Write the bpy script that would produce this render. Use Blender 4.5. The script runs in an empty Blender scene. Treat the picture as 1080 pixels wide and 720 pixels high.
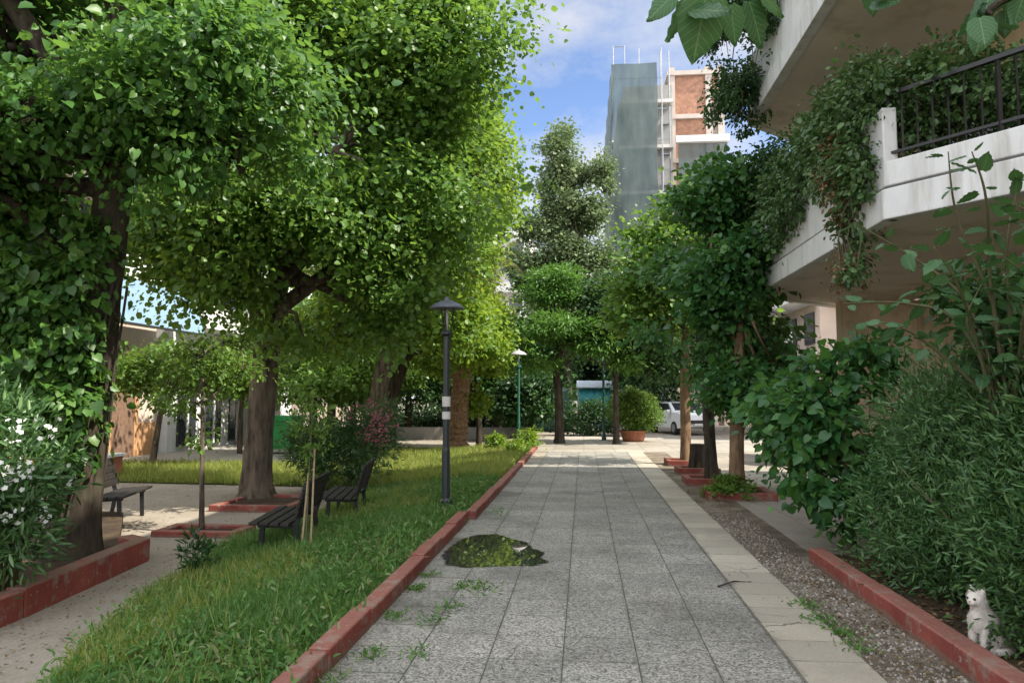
import bpy, math, random
import numpy as np
from mathutils import Vector
R = math.radians
random.seed(7)
SC = bpy.context.scene
COL = SC.collection
H = 1.76                                     # eye height

# ------------------------------------------------------------------ camera, sky, sun, exposure
cam_d = bpy.data.cameras.new('camera')
cam = bpy.data.objects.new('camera', cam_d); COL.objects.link(cam)
cam_d.lens = 26.0; cam_d.sensor_width = 36.0; cam_d.clip_end = 2000; cam_d.clip_start = .05
TILT, YAW = R(4.25), R(5.5)
cam.location = (0, 0, H); cam.rotation_euler = (R(90) + TILT, 0, YAW)
SC.camera = cam

SUN_DIR = Vector((0.93, -0.20, 1.12)).normalized()        # towards the sun
elev = math.asin(SUN_DIR.z); azim = math.atan2(SUN_DIR.x, SUN_DIR.y)
world = bpy.data.worlds.new("World"); SC.world = world; world.use_nodes = True
wn, wl = world.node_tree.nodes, world.node_tree.links
bg = wn['Background']
sky = wn.new('ShaderNodeTexSky'); sky.sky_type = 'NISHITA'; sky.sun_disc = False
sky.sun_elevation = elev; sky.sun_rotation = azim; sky.air_density = 0.55; sky.dust_density = 0.4; sky.ozone_density = 1.5
tc = wn.new('ShaderNodeTexCoord')
mp = wn.new('ShaderNodeMapping'); mp.inputs['Scale'].default_value = (1, 1, 1.7); mp.inputs['Location'].default_value = (.35, .1, .2)
nz = wn.new('ShaderNodeTexNoise'); nz.inputs['Scale'].default_value = 3.3; nz.inputs['Detail'].default_value = 9; nz.inputs['Roughness'].default_value = .58
rp = wn.new('ShaderNodeValToRGB'); rp.color_ramp.elements[0].position = .37; rp.color_ramp.elements[1].position = .57
mx = wn.new('ShaderNodeMix'); mx.data_type = 'RGBA'
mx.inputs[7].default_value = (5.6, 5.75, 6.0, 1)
wl.new(tc.outputs['Generated'], mp.inputs['Vector']); wl.new(mp.outputs[0], nz.inputs['Vector'])
# thin cloud ahead; unseen brighter cloud overhead and behind is added as fill light
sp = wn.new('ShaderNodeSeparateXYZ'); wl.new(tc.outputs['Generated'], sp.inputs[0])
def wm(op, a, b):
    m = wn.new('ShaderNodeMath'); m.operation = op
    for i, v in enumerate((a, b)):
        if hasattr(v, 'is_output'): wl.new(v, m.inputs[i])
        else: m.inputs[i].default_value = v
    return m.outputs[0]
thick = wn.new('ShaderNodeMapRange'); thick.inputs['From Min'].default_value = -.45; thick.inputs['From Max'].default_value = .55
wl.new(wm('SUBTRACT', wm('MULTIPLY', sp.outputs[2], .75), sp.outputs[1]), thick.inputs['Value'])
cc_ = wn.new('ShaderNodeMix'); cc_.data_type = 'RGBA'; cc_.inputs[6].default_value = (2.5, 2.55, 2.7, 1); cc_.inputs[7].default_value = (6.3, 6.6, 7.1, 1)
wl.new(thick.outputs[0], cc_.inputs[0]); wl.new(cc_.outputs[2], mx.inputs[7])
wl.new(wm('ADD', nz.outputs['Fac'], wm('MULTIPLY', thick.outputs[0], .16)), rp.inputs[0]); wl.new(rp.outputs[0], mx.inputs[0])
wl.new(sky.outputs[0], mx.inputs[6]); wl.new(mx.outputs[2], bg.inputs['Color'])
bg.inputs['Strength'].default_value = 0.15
sd = bpy.data.lights.new('sun', 'SUN'); sd.energy = 4.0; sd.angle = R(.53); sd.color = (1, .93, .80)
so = bpy.data.objects.new('sun', sd); COL.objects.link(so)
so.location = SUN_DIR * 60
so.rotation_euler = (-SUN_DIR).to_track_quat('-Z', 'Y').to_euler()
SC.view_settings.view_transform = 'Standard'; SC.view_settings.look = 'None'
SC.view_settings.gamma = 1; SC.view_settings.use_curve_mapping = False
SC.view_settings.exposure = 1.2
SC.render.engine = 'CYCLES'
SC.cycles.max_bounces = 8; SC.cycles.diffuse_bounces = 4; SC.cycles.transmission_bounces = 4
SC.cycles.use_denoising = True

# ------------------------------------------------------------------ measuring helpers
def ray(px, py):
    v = Vector(((px - 540) / 780, (360 - py) / 780, -1))
    return cam.rotation_euler.to_matrix() @ v
def gp(px, py, z=0.0):                      # ground point under a spot of the survey photo
    d = ray(px, py); t = (z - H) / d.z
    return Vector((d.x * t, d.y * t, z))
def dp(px, py, Y):
    d = ray(px, py); t = Y / d.y
    return Vector((d.x * t, Y, H + d.z * t))

# ------------------------------------------------------------------ objects and meshes
WL = {}
def tag(o, label=None, cat=None, group=None, kind=None):
    if label: o['label'] = label
    if cat: o['category'] = cat
    if group: o['group'] = group
    if kind: o['kind'] = kind
    return o
def thing(name, label, cat, loc=(0, 0, 0), group=None):
    o = bpy.data.objects.new(name, None); COL.objects.link(o)
    o.location = loc; o.empty_display_size = .2; WL[o.name] = Vector(loc)
    return tag(o, label, cat, group)
def link_mesh(name, me, mat, parent=None, smooth=False):
    o = bpy.data.objects.new(name, me); COL.objects.link(o)
    if mat is not None: me.materials.append(mat)
    if parent is not None: o.parent = parent; WL[o.name] = WL[parent.name]
    else: WL[o.name] = Vector((0, 0, 0))
    if smooth: me.polygons.foreach_set('use_smooth', [True] * len(me.polygons))
    return o
class MB:
    def __init__(s): s.v = []; s.f = []
    def add(s, vs, fs):
        n = len(s.v); s.v += [tuple(p) for p in vs]; s.f += [tuple(i + n for i in f) for f in fs]; return s
    def box(s, x0, x1, y0, y1, z0, z1):
        return s.add([(x0,y0,z0),(x1,y0,z0),(x1,y1,z0),(x0,y1,z0),(x0,y0,z1),(x1,y0,z1),(x1,y1,z1),(x0,y1,z1)],
                     [(3,2,1,0),(4,5,6,7),(0,1,5,4),(1,2,6,5),(2,3,7,6),(3,0,4,7)])
    def bar(s, a, b, w, h, up=(0, 0, 1)):
        a, b = Vector(a), Vector(b); d = (b - a).normalized(); u = Vector(up)
        if abs(d.dot(u)) > .98: u = Vector((1, 0, 0))
        sd_ = d.cross(u).normalized() * w / 2; uu = sd_.cross(d).normalized() * h / 2
        vs = [a - sd_ - uu, a + sd_ - uu, a + sd_ + uu, a - sd_ + uu, b - sd_ - uu, b + sd_ - uu, b + sd_ + uu, b - sd_ + uu]
        return s.add(vs, [(0,1,2,3),(7,6,5,4),(1,0,4,5),(2,1,5,6),(3,2,6,7),(0,3,7,4)])
    def tube(s, pts, rad, n=8, jit=0.0, rng=None, flute=0.0):
        pts = [Vector(p) for p in pts]
        if not hasattr(rad, '__len__'): rad = [rad] * len(pts)
        ref = Vector((1, 0, 0)); base = len(s.v); fl = [1 + flute * math.sin(k * 2.7 + 1) * math.cos(k * 1.3) for k in range(n)]
        for i, p in enumerate(pts):
            d = (pts[min(i + 1, len(pts) - 1)] - pts[max(i - 1, 0)]).normalized()
            if abs(d.dot(ref)) > .95: ref = Vector((0, 1, 0)) if abs(d.y) < .9 else Vector((0, 0, 1))
            a = d.cross(ref).normalized(); b = d.cross(a)
            for k in range(n):
                t = 2 * math.pi * k / n
                r = rad[i] * fl[k] * (1 + (rng.uniform(-jit, jit) if jit else 0))
                s.v.append(tuple(p + a * math.cos(t) * r + b * math.sin(t) * r))
        for i in range(len(pts) - 1):
            for k in range(n):
                q = base + i * n + k; q2 = base + i * n + (k + 1) % n
                s.f.append((q, q2, q2 + n, q + n))
        s.f.append(tuple(base + k for k in range(n))[::-1]); s.f.append(tuple(base + (len(pts) - 1) * n + k for k in range(n)))
        return s
    def lathe(s, prof, c=(0, 0, 0), n=20, closed=True):
        base = len(s.v)
        for r, z in prof:
            for k in range(n):
                t = 2 * math.pi * k / n
                s.v.append((c[0] + r * math.cos(t), c[1] + r * math.sin(t), c[2] + z))
        for i in range(len(prof) - 1):
            for k in range(n):
                q = base + i * n + k; q2 = base + i * n + (k + 1) % n
                s.f.append((q, q2, q2 + n, q + n))
        if closed:
            s.f.append(tuple(base + k for k in range(n))[::-1]); s.f.append(tuple(base + (len(prof) - 1) * n + k for k in range(n)))
        return s
    def prism(s, poly, z0, z1):
        n = len(poly); b = len(s.v)
        s.v += [(p[0], p[1], z0) for p in poly] + [(p[0], p[1], z1) for p in poly]
        s.f.append(tuple(b + i for i in range(n))[::-1]); s.f.append(tuple(b + n + i for i in range(n)))
        for i in range(n):
            j = (i + 1) % n; s.f.append((b + i, b + j, b + n + j, b + n + i))
        return s
    def xprofile(s, poly, x0, x1, axis='x'):   # poly of (y,z) pushed along x
        n = len(poly); b = len(s.v)
        s.v += [(x0, p[0], p[1]) for p in poly] + [(x1, p[0], p[1]) for p in poly]
        s.f.append(tuple(b + i for i in range(n))[::-1]); s.f.append(tuple(b + n + i for i in range(n)))
        for i in range(n):
            j = (i + 1) % n; s.f.append((b + i, b + j, b + n + j, b + n + i))
        return s
    def wallstrip(s, line, th, z0, z1):        # thick wall along a polyline (thickness to the right-hand side)
        for (a, b) in zip(line[:-1], line[1:]):
            a, b = Vector(a).to_2d(), Vector(b).to_2d(); d = (b - a).normalized(); nrm = Vector((d.y, -d.x)) * th
            s.prism([a, b, b + nrm, a + nrm][::-1], z0, z1)
        return s
    def build(s, name, mat, parent=None, smooth=False, bevel=0.0, seg=2):
        me = bpy.data.meshes.new(name); off = WL[parent.name] if parent is not None else Vector((0, 0, 0))
        me.from_pydata([(p[0] - off.x, p[1] - off.y, p[2] - off.z) for p in s.v], [], s.f)
        import bmesh
        bm = bmesh.new(); bm.from_mesh(me); bmesh.ops.recalc_face_normals(bm, faces=bm.faces); bm.to_mesh(me); bm.free()
        o = link_mesh(name, me, mat, parent, smooth)
        if bevel:
            m = o.modifiers.new('bevel', 'BEVEL'); m.width = bevel; m.segments = seg; m.limit_method = 'ANGLE'; m.angle_limit = R(40)
        return o

def copy_tree(o, parent=None):
    c = o.copy(); COL.objects.link(c); c.parent = parent; WL[c.name] = WL[o.name].copy()
    if parent is not None: c.matrix_parent_inverse = o.matrix_parent_inverse
    for ch in list(o.children): copy_tree(ch, c)
    return c

# ------------------------------------------------------------------ leaf meshes (numpy)
SHAPES = {
 'oval':  ([(0,0,0),(.28,.5,.10),(.7,.40,.06),(1,0,-.08),(.7,-.40,.06),(.28,-.5,.10)], [(0,1,2,3),(0,3,4,5)]),
 'quad':  ([(0,0,0),(.45,.5,.07),(1,0,0),(.45,-.5,.07)], [(0,1,2,3)]),
 'heart': ([(0,0,0),(-.10,.28,.05),(.22,.52,.12),(.62,.40,.07),(1,0,-.15),(.62,-.40,.07),(.22,-.52,.12),(-.10,-.28,.05),(.5,0,.0)],
           [(0,1,2,8),(8,2,3,4),(8,4,5,6),(0,8,6,7)]),
 'lance': ([(0,0,0),(.35,.5,.03),(.75,.36,.0),(1,0,-.06),(.75,-.36,.0),(.35,-.5,.03)], [(0,1,2,3),(0,3,4,5)]),
 'blade': ([(0,.5,0),(0,-.5,0),(.55,.42,.10),(.55,-.42,.10),(1,.06,.36),(1,-.06,.36)], [(0,1,3,2),(2,3,5,4)]),
}
def big_leaf(n=9):
    v, f = [], []
    for i in range(n + 1):
        t = i / n; w = .5 * math.sin(math.pi * min(1, .10 + .92 * t ** .72)) ** .8 * (1.06 if i % 2 else .97)
        if i == n: w = 0.004
        back = -.10 * (1 - t) ** 4
        pl = .016 * (1 if i % 2 else -1)
        v += [(t, 0, -.10 * t * t), (t + back * .6 + .03, w * .55, .05 + pl - .10 * t * t), (t + back + .05, w, .02 + pl * 1.5 - .16 * t * t), (t + back * .6 + .03, -w * .55, .05 + pl - .10 * t * t), (t + back + .05, -w, .02 + pl * 1.5 - .16 * t * t)]
    for i in range(n):
        a, b = i * 5, i * 5 + 5
        f += [(a, b, b + 1, a + 1), (a + 1, b + 1, b + 2, a + 2), (b, a, a + 3, b + 3), (b + 3, a + 3, a + 4, b + 4)]
    return v, f
SHAPES['big'] = big_leaf()
def unit(a): return a / np.maximum(np.linalg.norm(a, axis=1, keepdims=True), 1e-6)
def leaves(name, c, d, nrm, L, W, mat, parent=None, shape='oval'):
    tv, tf = SHAPES[shape]; N = len(c)
    d = unit(d); s = unit(np.cross(d, nrm)); n = np.cross(s, d)
    L = np.broadcast_to(L, (N,)); W = np.broadcast_to(W, (N,))
    V = np.empty((N, len(tv), 3), np.float32)
    for i, (t, u, h) in enumerate(tv):
        V[:, i] = c + d * (t * L)[:, None] + s * (u * W)[:, None] + n * (h * L)[:, None]
    if parent is not None: V -= np.array(WL[parent.name], np.float32)
    F = (np.array(tf)[None] + (np.arange(N) * len(tv))[:, None, None]).reshape(-1, 4)
    me = bpy.data.meshes.new(name)
    me.vertices.add(N * len(tv)); me.loops.add(F.size); me.polygons.add(len(F))
    me.vertices.foreach_set('co', V.reshape(-1)); me.loops.foreach_set('vertex_index', F.reshape(-1).astype(np.int32))
    me.polygons.foreach_set('loop_start', (np.arange(len(F)) * 4).astype(np.int32))
    me.update(calc_edges=True)
    if shape == 'big':
        for an, i in (('along', 0), ('across', 1)):
            me.attributes.new(an, 'FLOAT', 'POINT').data.foreach_set('value', np.tile(np.array([q[i] for q in tv], np.float32), N))
    return link_mesh(name, me, mat, parent)

def wob(p, k, seed):                          # cheap lumpy field in -1..1
    a = p * k + seed * 1.7
    return (np.sin(a[:, 0] * 1.3 + np.sin(a[:, 1] * .9 + seed)) + np.sin(a[:, 1] * 1.1 + np.sin(a[:, 2] * 1.2)) + np.sin(a[:, 2] * 1.5 + np.sin(a[:, 0] * .8))) / 3
def crown_points(blobs, nclus, per, crad, rng, gap=-.25, gk=1.4, shell=.7, flat=.7):
    B = np.array(blobs, float); vol = B[:, 3] * B[:, 4] * B[:, 5]
    cl = []
    tot = 0
    while tot < nclus:
        m = nclus * 2
        k = rng.choice(len(B), m, p=vol / vol.sum())
        u = unit(rng.normal(size=(m, 3)))
        r = np.where(rng.random(m) < shell, np.clip(rng.normal(.88, .15, m), .5, 1.16), rng.random(m) ** .5 * .8)
        P = B[k, :3] + u * r[:, None] * B[k, 3:6]
        keep = wob(P, gk, float(B[0, 0])) > gap
        out = unit((P - B[k, :3]) / B[k, 3:6] ** 2)
        cl.append((P[keep], out[keep])); tot += keep.sum()
    P = np.concatenate([a for a, b in cl])[:nclus]; O = np.concatenate([b for a, b in cl])[:nclus]
    cs = crad * rng.uniform(.5, 1.35, nclus)
    idx = np.repeat(np.arange(nclus), per)
    off = rng.normal(size=(len(idx), 3)) * cs[idx][:, None] * np.array([.62, .62, .62 * flat])
    return P, O, P[idx] + off, O[idx], off
def crown(parent, name, blobs, nclus, per, crad, L, ratio, mat, shape, rng, droop=.35, **kw):
    P, O, C, OO, off = crown_points(blobs, nclus, per, crad, rng, **kw)
    N = len(C)
    d = unit(off) * .7 + OO * .5 + rng.normal(size=(N, 3)) * .5; d[:, 2] -= droop
    nr = OO * .55 + np.array([0, 0, .75]) + rng.normal(size=(N, 3)) * .55
    Ls = L * np.clip(rng.lognormal(-.08, .32, N), .4, 1.7)
    leaves(name, C, d, nr, Ls, Ls * ratio * rng.uniform(.85, 1.15, N), mat, parent, shape)
    return P

# ------------------------------------------------------------------ materials
def newmat(name):
    m = bpy.data.materials.new(name); m.use_nodes = True
    return m, m.node_tree.nodes, m.node_tree.links, m.node_tree.nodes['Principled BSDF']
def mixc(n, l, fac, a, b):
    x = n.new('ShaderNodeMix'); x.data_type = 'RGBA'
    for sock, val in ((x.inputs[0], fac), (x.inputs[6], a), (x.inputs[7], b)):
        if hasattr(val, 'is_output'): l.new(val, sock)
        elif isinstance(val, (int, float)): sock.default_value = val
        else: sock.default_value = (*val[:3], 1)
    return x.outputs[2]
def noise(n, l, scale, detail=4, rough=.55, vec=None, sc3=None):
    t = n.new('ShaderNodeTexNoise'); t.inputs['Scale'].default_value = scale; t.inputs['Detail'].default_value = detail; t.inputs['Roughness'].default_value = rough
    if vec is None:
        tc_ = n.new('ShaderNodeTexCoord'); vec = tc_.outputs['Object']
    if sc3:
        m_ = n.new('ShaderNodeMapping'); m_.inputs['Scale'].default_value = sc3; l.new(vec, m_.inputs['Vector']); vec = m_.outputs[0]
    l.new(vec, t.inputs['Vector']); return t.outputs['Fac']
def ramp(n, l, fac, stops):
    r = n.new('ShaderNodeValToRGB'); e = r.color_ramp.elements
    while len(e) > 1: e.remove(e[-1])
    e[0].position = stops[0][0]; e[0].color = (*stops[0][1], 1)
    for p, c in stops[1:]:
        q = e.new(p); q.color = (*c, 1)
    l.new(fac, r.inputs[0]); return r.outputs[0]
def math_(n, l, op, a, b=None, c=None):
    m = n.new('ShaderNodeMath'); m.operation = op
    for i, v in enumerate((a, b, c)):
        if v is None: continue
        if hasattr(v, 'is_output'): l.new(v, m.inputs[i])
        else: m.inputs[i].default_value = v
    return m.outputs[0]
def bump(n, l, p, h, strength=.4, dist=.01):
    b = n.new('ShaderNodeBump'); b.inputs['Strength'].default_value = strength; b.inputs['Distance'].default_value = dist
    l.new(h, b.inputs['Height']); l.new(b.outputs[0], p.inputs['Normal'])

def leaf_mat(name, cols, trans=(.25, .38, .05), tfac=.38, rough=.42, spec=.4):
    m, n, l, p = newmat(name)
    g = n.new('ShaderNodeNewGeometry')
    c = ramp(n, l, g.outputs['Random Per Island'], [(i / (len(cols) - 1), q) for i, q in enumerate(cols)])
    l.new(c, p.inputs['Base Color']); p.inputs['Roughness'].default_value = rough; p.inputs['Specular IOR Level'].default_value = spec
    t = n.new('ShaderNodeBsdfTranslucent')
    l.new(mixc(n, l, .55, c, trans), t.inputs['Color'])
    x = n.new('ShaderNodeMixShader'); x.inputs[0].default_value = tfac
    l.new(p.outputs[0], x.inputs[1]); l.new(t.outputs[0], x.inputs[2]); l.new(x.outputs[0], n['Material Output'].inputs['Surface'])
    return m
def plain(name, col, rough=.6, var=.12, scale=6, metal=0.0, bmp=.0, spec=.4, dirt=None, dirt_sc=(1, 1, .35)):
    m, n, l, p = newmat(name)
    f = noise(n, l, scale, 5)
    a = tuple(max(0, c * (1 - var * 1.6)) for c in col); b = tuple(min(1, c * (1 + var)) for c in col)
    c = ramp(n, l, f, [(.3, a), (.7, b)])
    if dirt:
        f2 = ramp(n, l, noise(n, l, 1.4, 8, .65, sc3=dirt_sc), [(.5, (0, 0, 0)), (.72, (1, 1, 1))])
        c = mixc(n, l, f2, c, dirt)
    l.new(c, p.inputs['Base Color']); p.inputs['Roughness'].default_value = rough; p.inputs['Metallic'].default_value = metal
    p.inputs['Specular IOR Level'].default_value = spec
    if bmp: bump(n, l, p, noise(n, l, scale * 6, 4), bmp, .01)
    return m
def bark_mat(name, a, b, sc=9, z=.16, bmp=.9):
    m, n, l, p = newmat(name)
    f = noise(n, l, sc, 7, .62, sc3=(1, 1, z)); f2 = noise(n, l, sc * .3, 3)
    c = ramp(n, l, f, [(.34, a), (.62, b)])
    c = mixc(n, l, ramp(n, l, f2, [(.5, (0, 0, 0)), (.8, (.5, .5, .5))]), c, (.10, .11, .06))
    l.new(c, p.inputs['Base Color']); p.inputs['Roughness'].default_value = .9; p.inputs['Specular IOR Level'].default_value = .15
    bump(n, l, p, f, bmp, .03); return m
def two_noise(name, stops, scale, fine, rough=.9, bmp=.5, dist=.01):
    m, n, l, p = newmat(name)
    a = noise(n, l, scale, 6, .6); b = noise(n, l, fine, 3, .7)
    f = math_(n, l, 'ADD', math_(n, l, 'MULTIPLY', a, .55), math_(n, l, 'MULTIPLY', b, .45))
    l.new(ramp(n, l, f, stops), p.inputs['Base Color']); p.inputs['Roughness'].default_value = rough; p.inputs['Specular IOR Level'].default_value = .2
    bump(n, l, p, b, bmp, dist); return m

def grid_mat(name, tx, ty, ox, oy, chip_a, chip_b, joint, chip_scale, speck=.5, joint_w=.006, stain=(.06, .055, .045), stain_amt=.55):
    """Terrazzo / cast slabs: chips, joints, one tone per slab, stains."""
    m, n, l, p = newmat(name)
    t = n.new('ShaderNodeTexCoord'); s = n.new('ShaderNodeSeparateXYZ'); l.new(t.outputs['Object'], s.inputs[0])
    gx = math_(n, l, 'DIVIDE', math_(n, l, 'SUBTRACT', s.outputs[0], ox), tx)
    wv = noise(n, l, 1.3, 2); 
    gy = math_(n, l, 'DIVIDE', math_(n, l, 'SUBTRACT', s.outputs[1], oy), ty)
    fx = math_(n, l, 'FRACT', gx); fy = math_(n, l, 'FRACT', gy)
    ex = math_(n, l, 'MULTIPLY', math_(n, l, 'MINIMUM', fx, math_(n, l, 'SUBTRACT', 1, fx)), tx)
    ey = math_(n, l, 'MULTIPLY', math_(n, l, 'MINIMUM', fy, math_(n, l, 'SUBTRACT', 1, fy)), ty)
    ey = math_(n, l, 'MULTIPLY', ey, 2.2)      # cross joints are tight, long joints open
    e = math_(n, l, 'MINIMUM', ex, ey)
    wj = math_(n, l, 'MULTIPLY', noise(n, l, 7, 3), joint_w * 1.6)
    jm = math_(n, l, 'LESS_THAN', e, wj)
    cid = n.new('ShaderNodeCombineXYZ'); l.new(math_(n, l, 'FLOOR', gx), cid.inputs[0]); l.new(math_(n, l, 'FLOOR', gy), cid.inputs[1])
    wn_ = n.new('ShaderNodeTexWhiteNoise'); wn_.noise_dimensions = '2D'; l.new(cid.outputs[0], wn_.inputs['Vector'])
    v = n.new('ShaderNodeTexVoronoi'); v.inputs['Scale'].default_value = chip_scale; l.new(t.outputs['Object'], v.inputs['Vector'])
    vs = n.new('ShaderNodeSeparateColor'); l.new(v.outputs['Color'], vs.inputs[0])
    c = ramp(n, l, vs.outputs[0], [(0, chip_a), (speck, tuple(.5 * (x + y) for x, y in zip(chip_a, chip_b))), (1, chip_b)])
    tone = ramp(n, l, wn_.outputs['Value'], [(0, (.76, .755, .74)), (.5, (.89, .88, .86)), (1, (1.0, .985, .955))])
    mm = n.new('ShaderNodeMix'); mm.data_type = 'RGBA'; mm.blend_type = 'MULTIPLY'; mm.inputs[0].default_value = 1
    l.new(c, mm.inputs[6]); l.new(tone, mm.inputs[7]); c = mm.outputs[2]
    st = ramp(n, l, noise(n, l, .9, 9, .62), [(.48, (0, 0, 0)), (.75, (stain_amt,) * 3)])
    c = mixc(n, l, st, c, stain)
    big = ramp(n, l, noise(n, l, .33, 4, .5), [(.35, (.80, .79, .77)), (.65, (1, 1, 1))])
    m2 = n.new('ShaderNodeMix'); m2.data_type = 'RGBA'; m2.blend_type = 'MULTIPLY'; m2.inputs[0].default_value = 1
    l.new(c, m2.inputs[6]); l.new(big, m2.inputs[7]); c = m2.outputs[2]
    vc = n.new('ShaderNodeTexVoronoi'); vc.feature = 'DISTANCE_TO_EDGE'; vc.inputs['Scale'].default_value = .85
    wv_ = n.new('ShaderNodeMix'); wv_.data_type = 'VECTOR'; wv_.inputs[0].default_value = .12; nv_ = n.new('ShaderNodeTexNoise'); nv_.inputs['Scale'].default_value = 4; l.new(t.outputs['Object'], nv_.inputs['Vector'])
    l.new(t.outputs['Object'], wv_.inputs[4]); l.new(nv_.outputs['Color'], wv_.inputs[5]); l.new(wv_.outputs[1], vc.inputs['Vector'])
    crack = math_(n, l, 'MULTIPLY', math_(n, l, 'LESS_THAN', vc.outputs['Distance'], .0035), math_(n, l, 'GREATER_THAN', noise(n, l, .7, 3), .56))
    c = mixc(n, l, math_(n, l, 'MULTIPLY', crack, .75), c, (.05, .05, .045))
    near = math_(n, l, 'LESS_THAN', e, math_(n, l, 'MULTIPLY', math_(n, l, 'SUBTRACT', noise(n, l, 3.1, 6, .7), .47), .30))
    c = mixc(n, l, math_(n, l, 'MULTIPLY', near, .35), c, (.10, .095, .07))     # dirt washed along the joints
    spot = math_(n, l, 'GREATER_THAN', noise(n, l, 9, 3, .5), .70)
    c = mixc(n, l, math_(n, l, 'MULTIPLY', spot, .5), c, (.05, .05, .045))     # old drips and gum
    c = mixc(n, l, jm, c, joint)
    l.new(c, p.inputs['Base Color'])
    rr = ramp(n, l, noise(n, l, 1.7, 5), [(.3, (.55,) * 3), (.7, (.85,) * 3)]); l.new(rr, p.inputs['Roughness'])
    p.inputs['Specular IOR Level'].default_value = .35
    h = math_(n, l, 'SUBTRACT', math_(n, l, 'MULTIPLY', vs.outputs[1], .25), math_(n, l, 'MULTIPLY', jm, 1.0))
    bump(n, l, p, h, .5, .006)
    return m

M = {}
M['terrazzo'] = grid_mat('terrazzo', .5, .5, -1.15, .1, (.10, .098, .09), (.51, .49, .45), (.075, .072, .058), 78)
M['terrazzo_old'] = grid_mat('terrazzo_old', .51, .5, -1.66, .3, (.12, .12, .105), (.48, .465, .42), (.035, .045, .02), 85, joint_w=.012, stain_amt=.8)
M['strip'] = grid_mat('cast_strip', .5, .42, 1.36, .2, (.40, .36, .30), (.53, .485, .41), (.12, .105, .08), 160, joint_w=.008, stain=(.18, .15, .11), stain_amt=.6)
M['pave_far'] = grid_mat('far_paving', 1.0, 1.0, 0, 0, (.34, .31, .27), (.46, .42, .37), (.2, .17, .14), 120, joint_w=.010, stain=(.22, .19, .16))
M['gravel'] = two_noise('gravel', [(.3, (.05, .04, .03)), (.48, (.16, .13, .095)), (.6, (.30, .26, .21)), (.75, (.45, .42, .37))], 2.2, 75, .95, 1.0, .02)
M['dirt'] = two_noise('packed_dirt', [(.3, (.16, .13, .10)), (.5, (.27, .235, .19)), (.7, (.36, .32, .27))], .9, 38, .95, .4)
M['soil'] = two_noise('bed_soil', [(.3, (.02, .015, .01)), (.5, (.06, .042, .028)), (.7, (.13, .09, .055))], 2.5, 45, .95, .9, .02)
M['lawn_soil'] = two_noise('lawn_soil', [(.3, (.03, .04, .012)), (.5, (.06, .075, .022)), (.7, (.12, .10, .045))], 1.5, 40, .95, .6)
M['pale_ground'] = two_noise('pale_ground', [(.3, (.27, .25, .22)), (.5, (.36, .335, .30)), (.7, (.44, .41, .37))], .5, 60, .9, .3)
M['asphalt'] = two_noise('asphalt', [(.3, (.05, .05, .05)), (.7, (.10, .10, .10))], .7, 70, .9, .4)
def red_paint():
    m, n, l, p = newmat('red_kerb_paint')
    f = noise(n, l, 5, 8, .66); f2 = noise(n, l, 30, 4)
    c = ramp(n, l, noise(n, l, 2.2, 4), [(.3, (.17, .040, .032)), (.7, (.26, .068, .050))])
    c = mixc(n, l, ramp(n, l, f, [(.53, (0, 0, 0)), (.62, (.85, .85, .85))]), c, (.22, .155, .125))
    g = n.new('ShaderNodeNewGeometry'); s = n.new('ShaderNodeSeparateXYZ'); l.new(g.outputs['Normal'], s.inputs[0])
    topm = math_(n, l, 'MULTIPLY', math_(n, l, 'GREATER_THAN', s.outputs[2], .6), math_(n, l, 'MULTIPLY', f2, .75))
    c = mixc(n, l, topm, c, (.27, .17, .13))           # dust lies on the worn top
    tcx = n.new('ShaderNodeTexCoord'); sx = n.new('ShaderNodeSeparateXYZ'); l.new(tcx.outputs['Object'], sx.inputs[0])
    lim = math_(n, l, 'MULTIPLY', math_(n, l, 'SUBTRACT', noise(n, l, 6, 6, .7), .30), .16)
    c = mixc(n, l, math_(n, l, 'MULTIPLY', math_(n, l, 'LESS_THAN', math_(n, l, 'ABSOLUTE', sx.outputs[2]), lim), .6), c, (.15, .115, .085))   # soil splashed up the foot
    chip = math_(n, l, 'GREATER_THAN', noise(n, l, 14, 4, .6), .66)
    c = mixc(n, l, math_(n, l, 'MULTIPLY', chip, .8), c, (.27, .22, .19))
    l.new(c, p.inputs['Base Color']); p.inputs['Roughness'].default_value = .8; p.inputs['Specular IOR Level'].default_value = .25
    bump(n, l, p, f2, .5, .01); return m
M['kerb'] = red_paint()
M['bark'] = bark_mat('grey_bark', (.030, .024, .019), (.16, .125, .095), 10, .18)
M['bark_dark'] = bark_mat('dark_bark', (.018, .014, .011), (.07, .055, .042), 10, .2)
M['bark_red'] = bark_mat('reddish_bark', (.10, .062, .038), (.27, .175, .105), 8, .3)
M['bark_palm'] = bark_mat('palm_bark', (.10, .055, .03), (.34, .20, .12), 14, 1.6)
M['twig'] = plain('green_twig', (.10, .095, .045), .7)
M['leaf_plane'] = leaf_mat('plane_leaf', [(.045, .115, .020), (.075, .165, .028), (.11, .22, .036), (.15, .27, .05)], (.32, .50, .06), .42)
M['leaf_plane_sunlit'] = leaf_mat('sunlit_plane_leaf', [(.065, .15, .018), (.11, .21, .028), (.17, .28, .04)], (.42, .56, .06), .45)  # sunlight on the leaning plane's crown is put into this leaf colour
M['leaf_heart'] = leaf_mat('heart_leaf', [(.030, .090, .020), (.055, .145, .028), (.10, .21, .04)], (.26, .46, .07), .40)
M['leaf_ivy'] = leaf_mat('ivy_leaf', [(.025, .075, .016), (.05, .125, .022), (.10, .20, .035)], (.2, .35, .05), .3)
M['leaf_yellow'] = leaf_mat('yellowgreen_leaf', [(.07, .15, .015), (.12, .23, .02), (.19, .30, .03)], (.45, .55, .05), .45)
M['leaf_feather'] = leaf_mat('feathery_leaf', [(.05, .14, .02), (.085, .20, .03), (.13, .26, .045)], (.18, .35, .05), .35)
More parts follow.
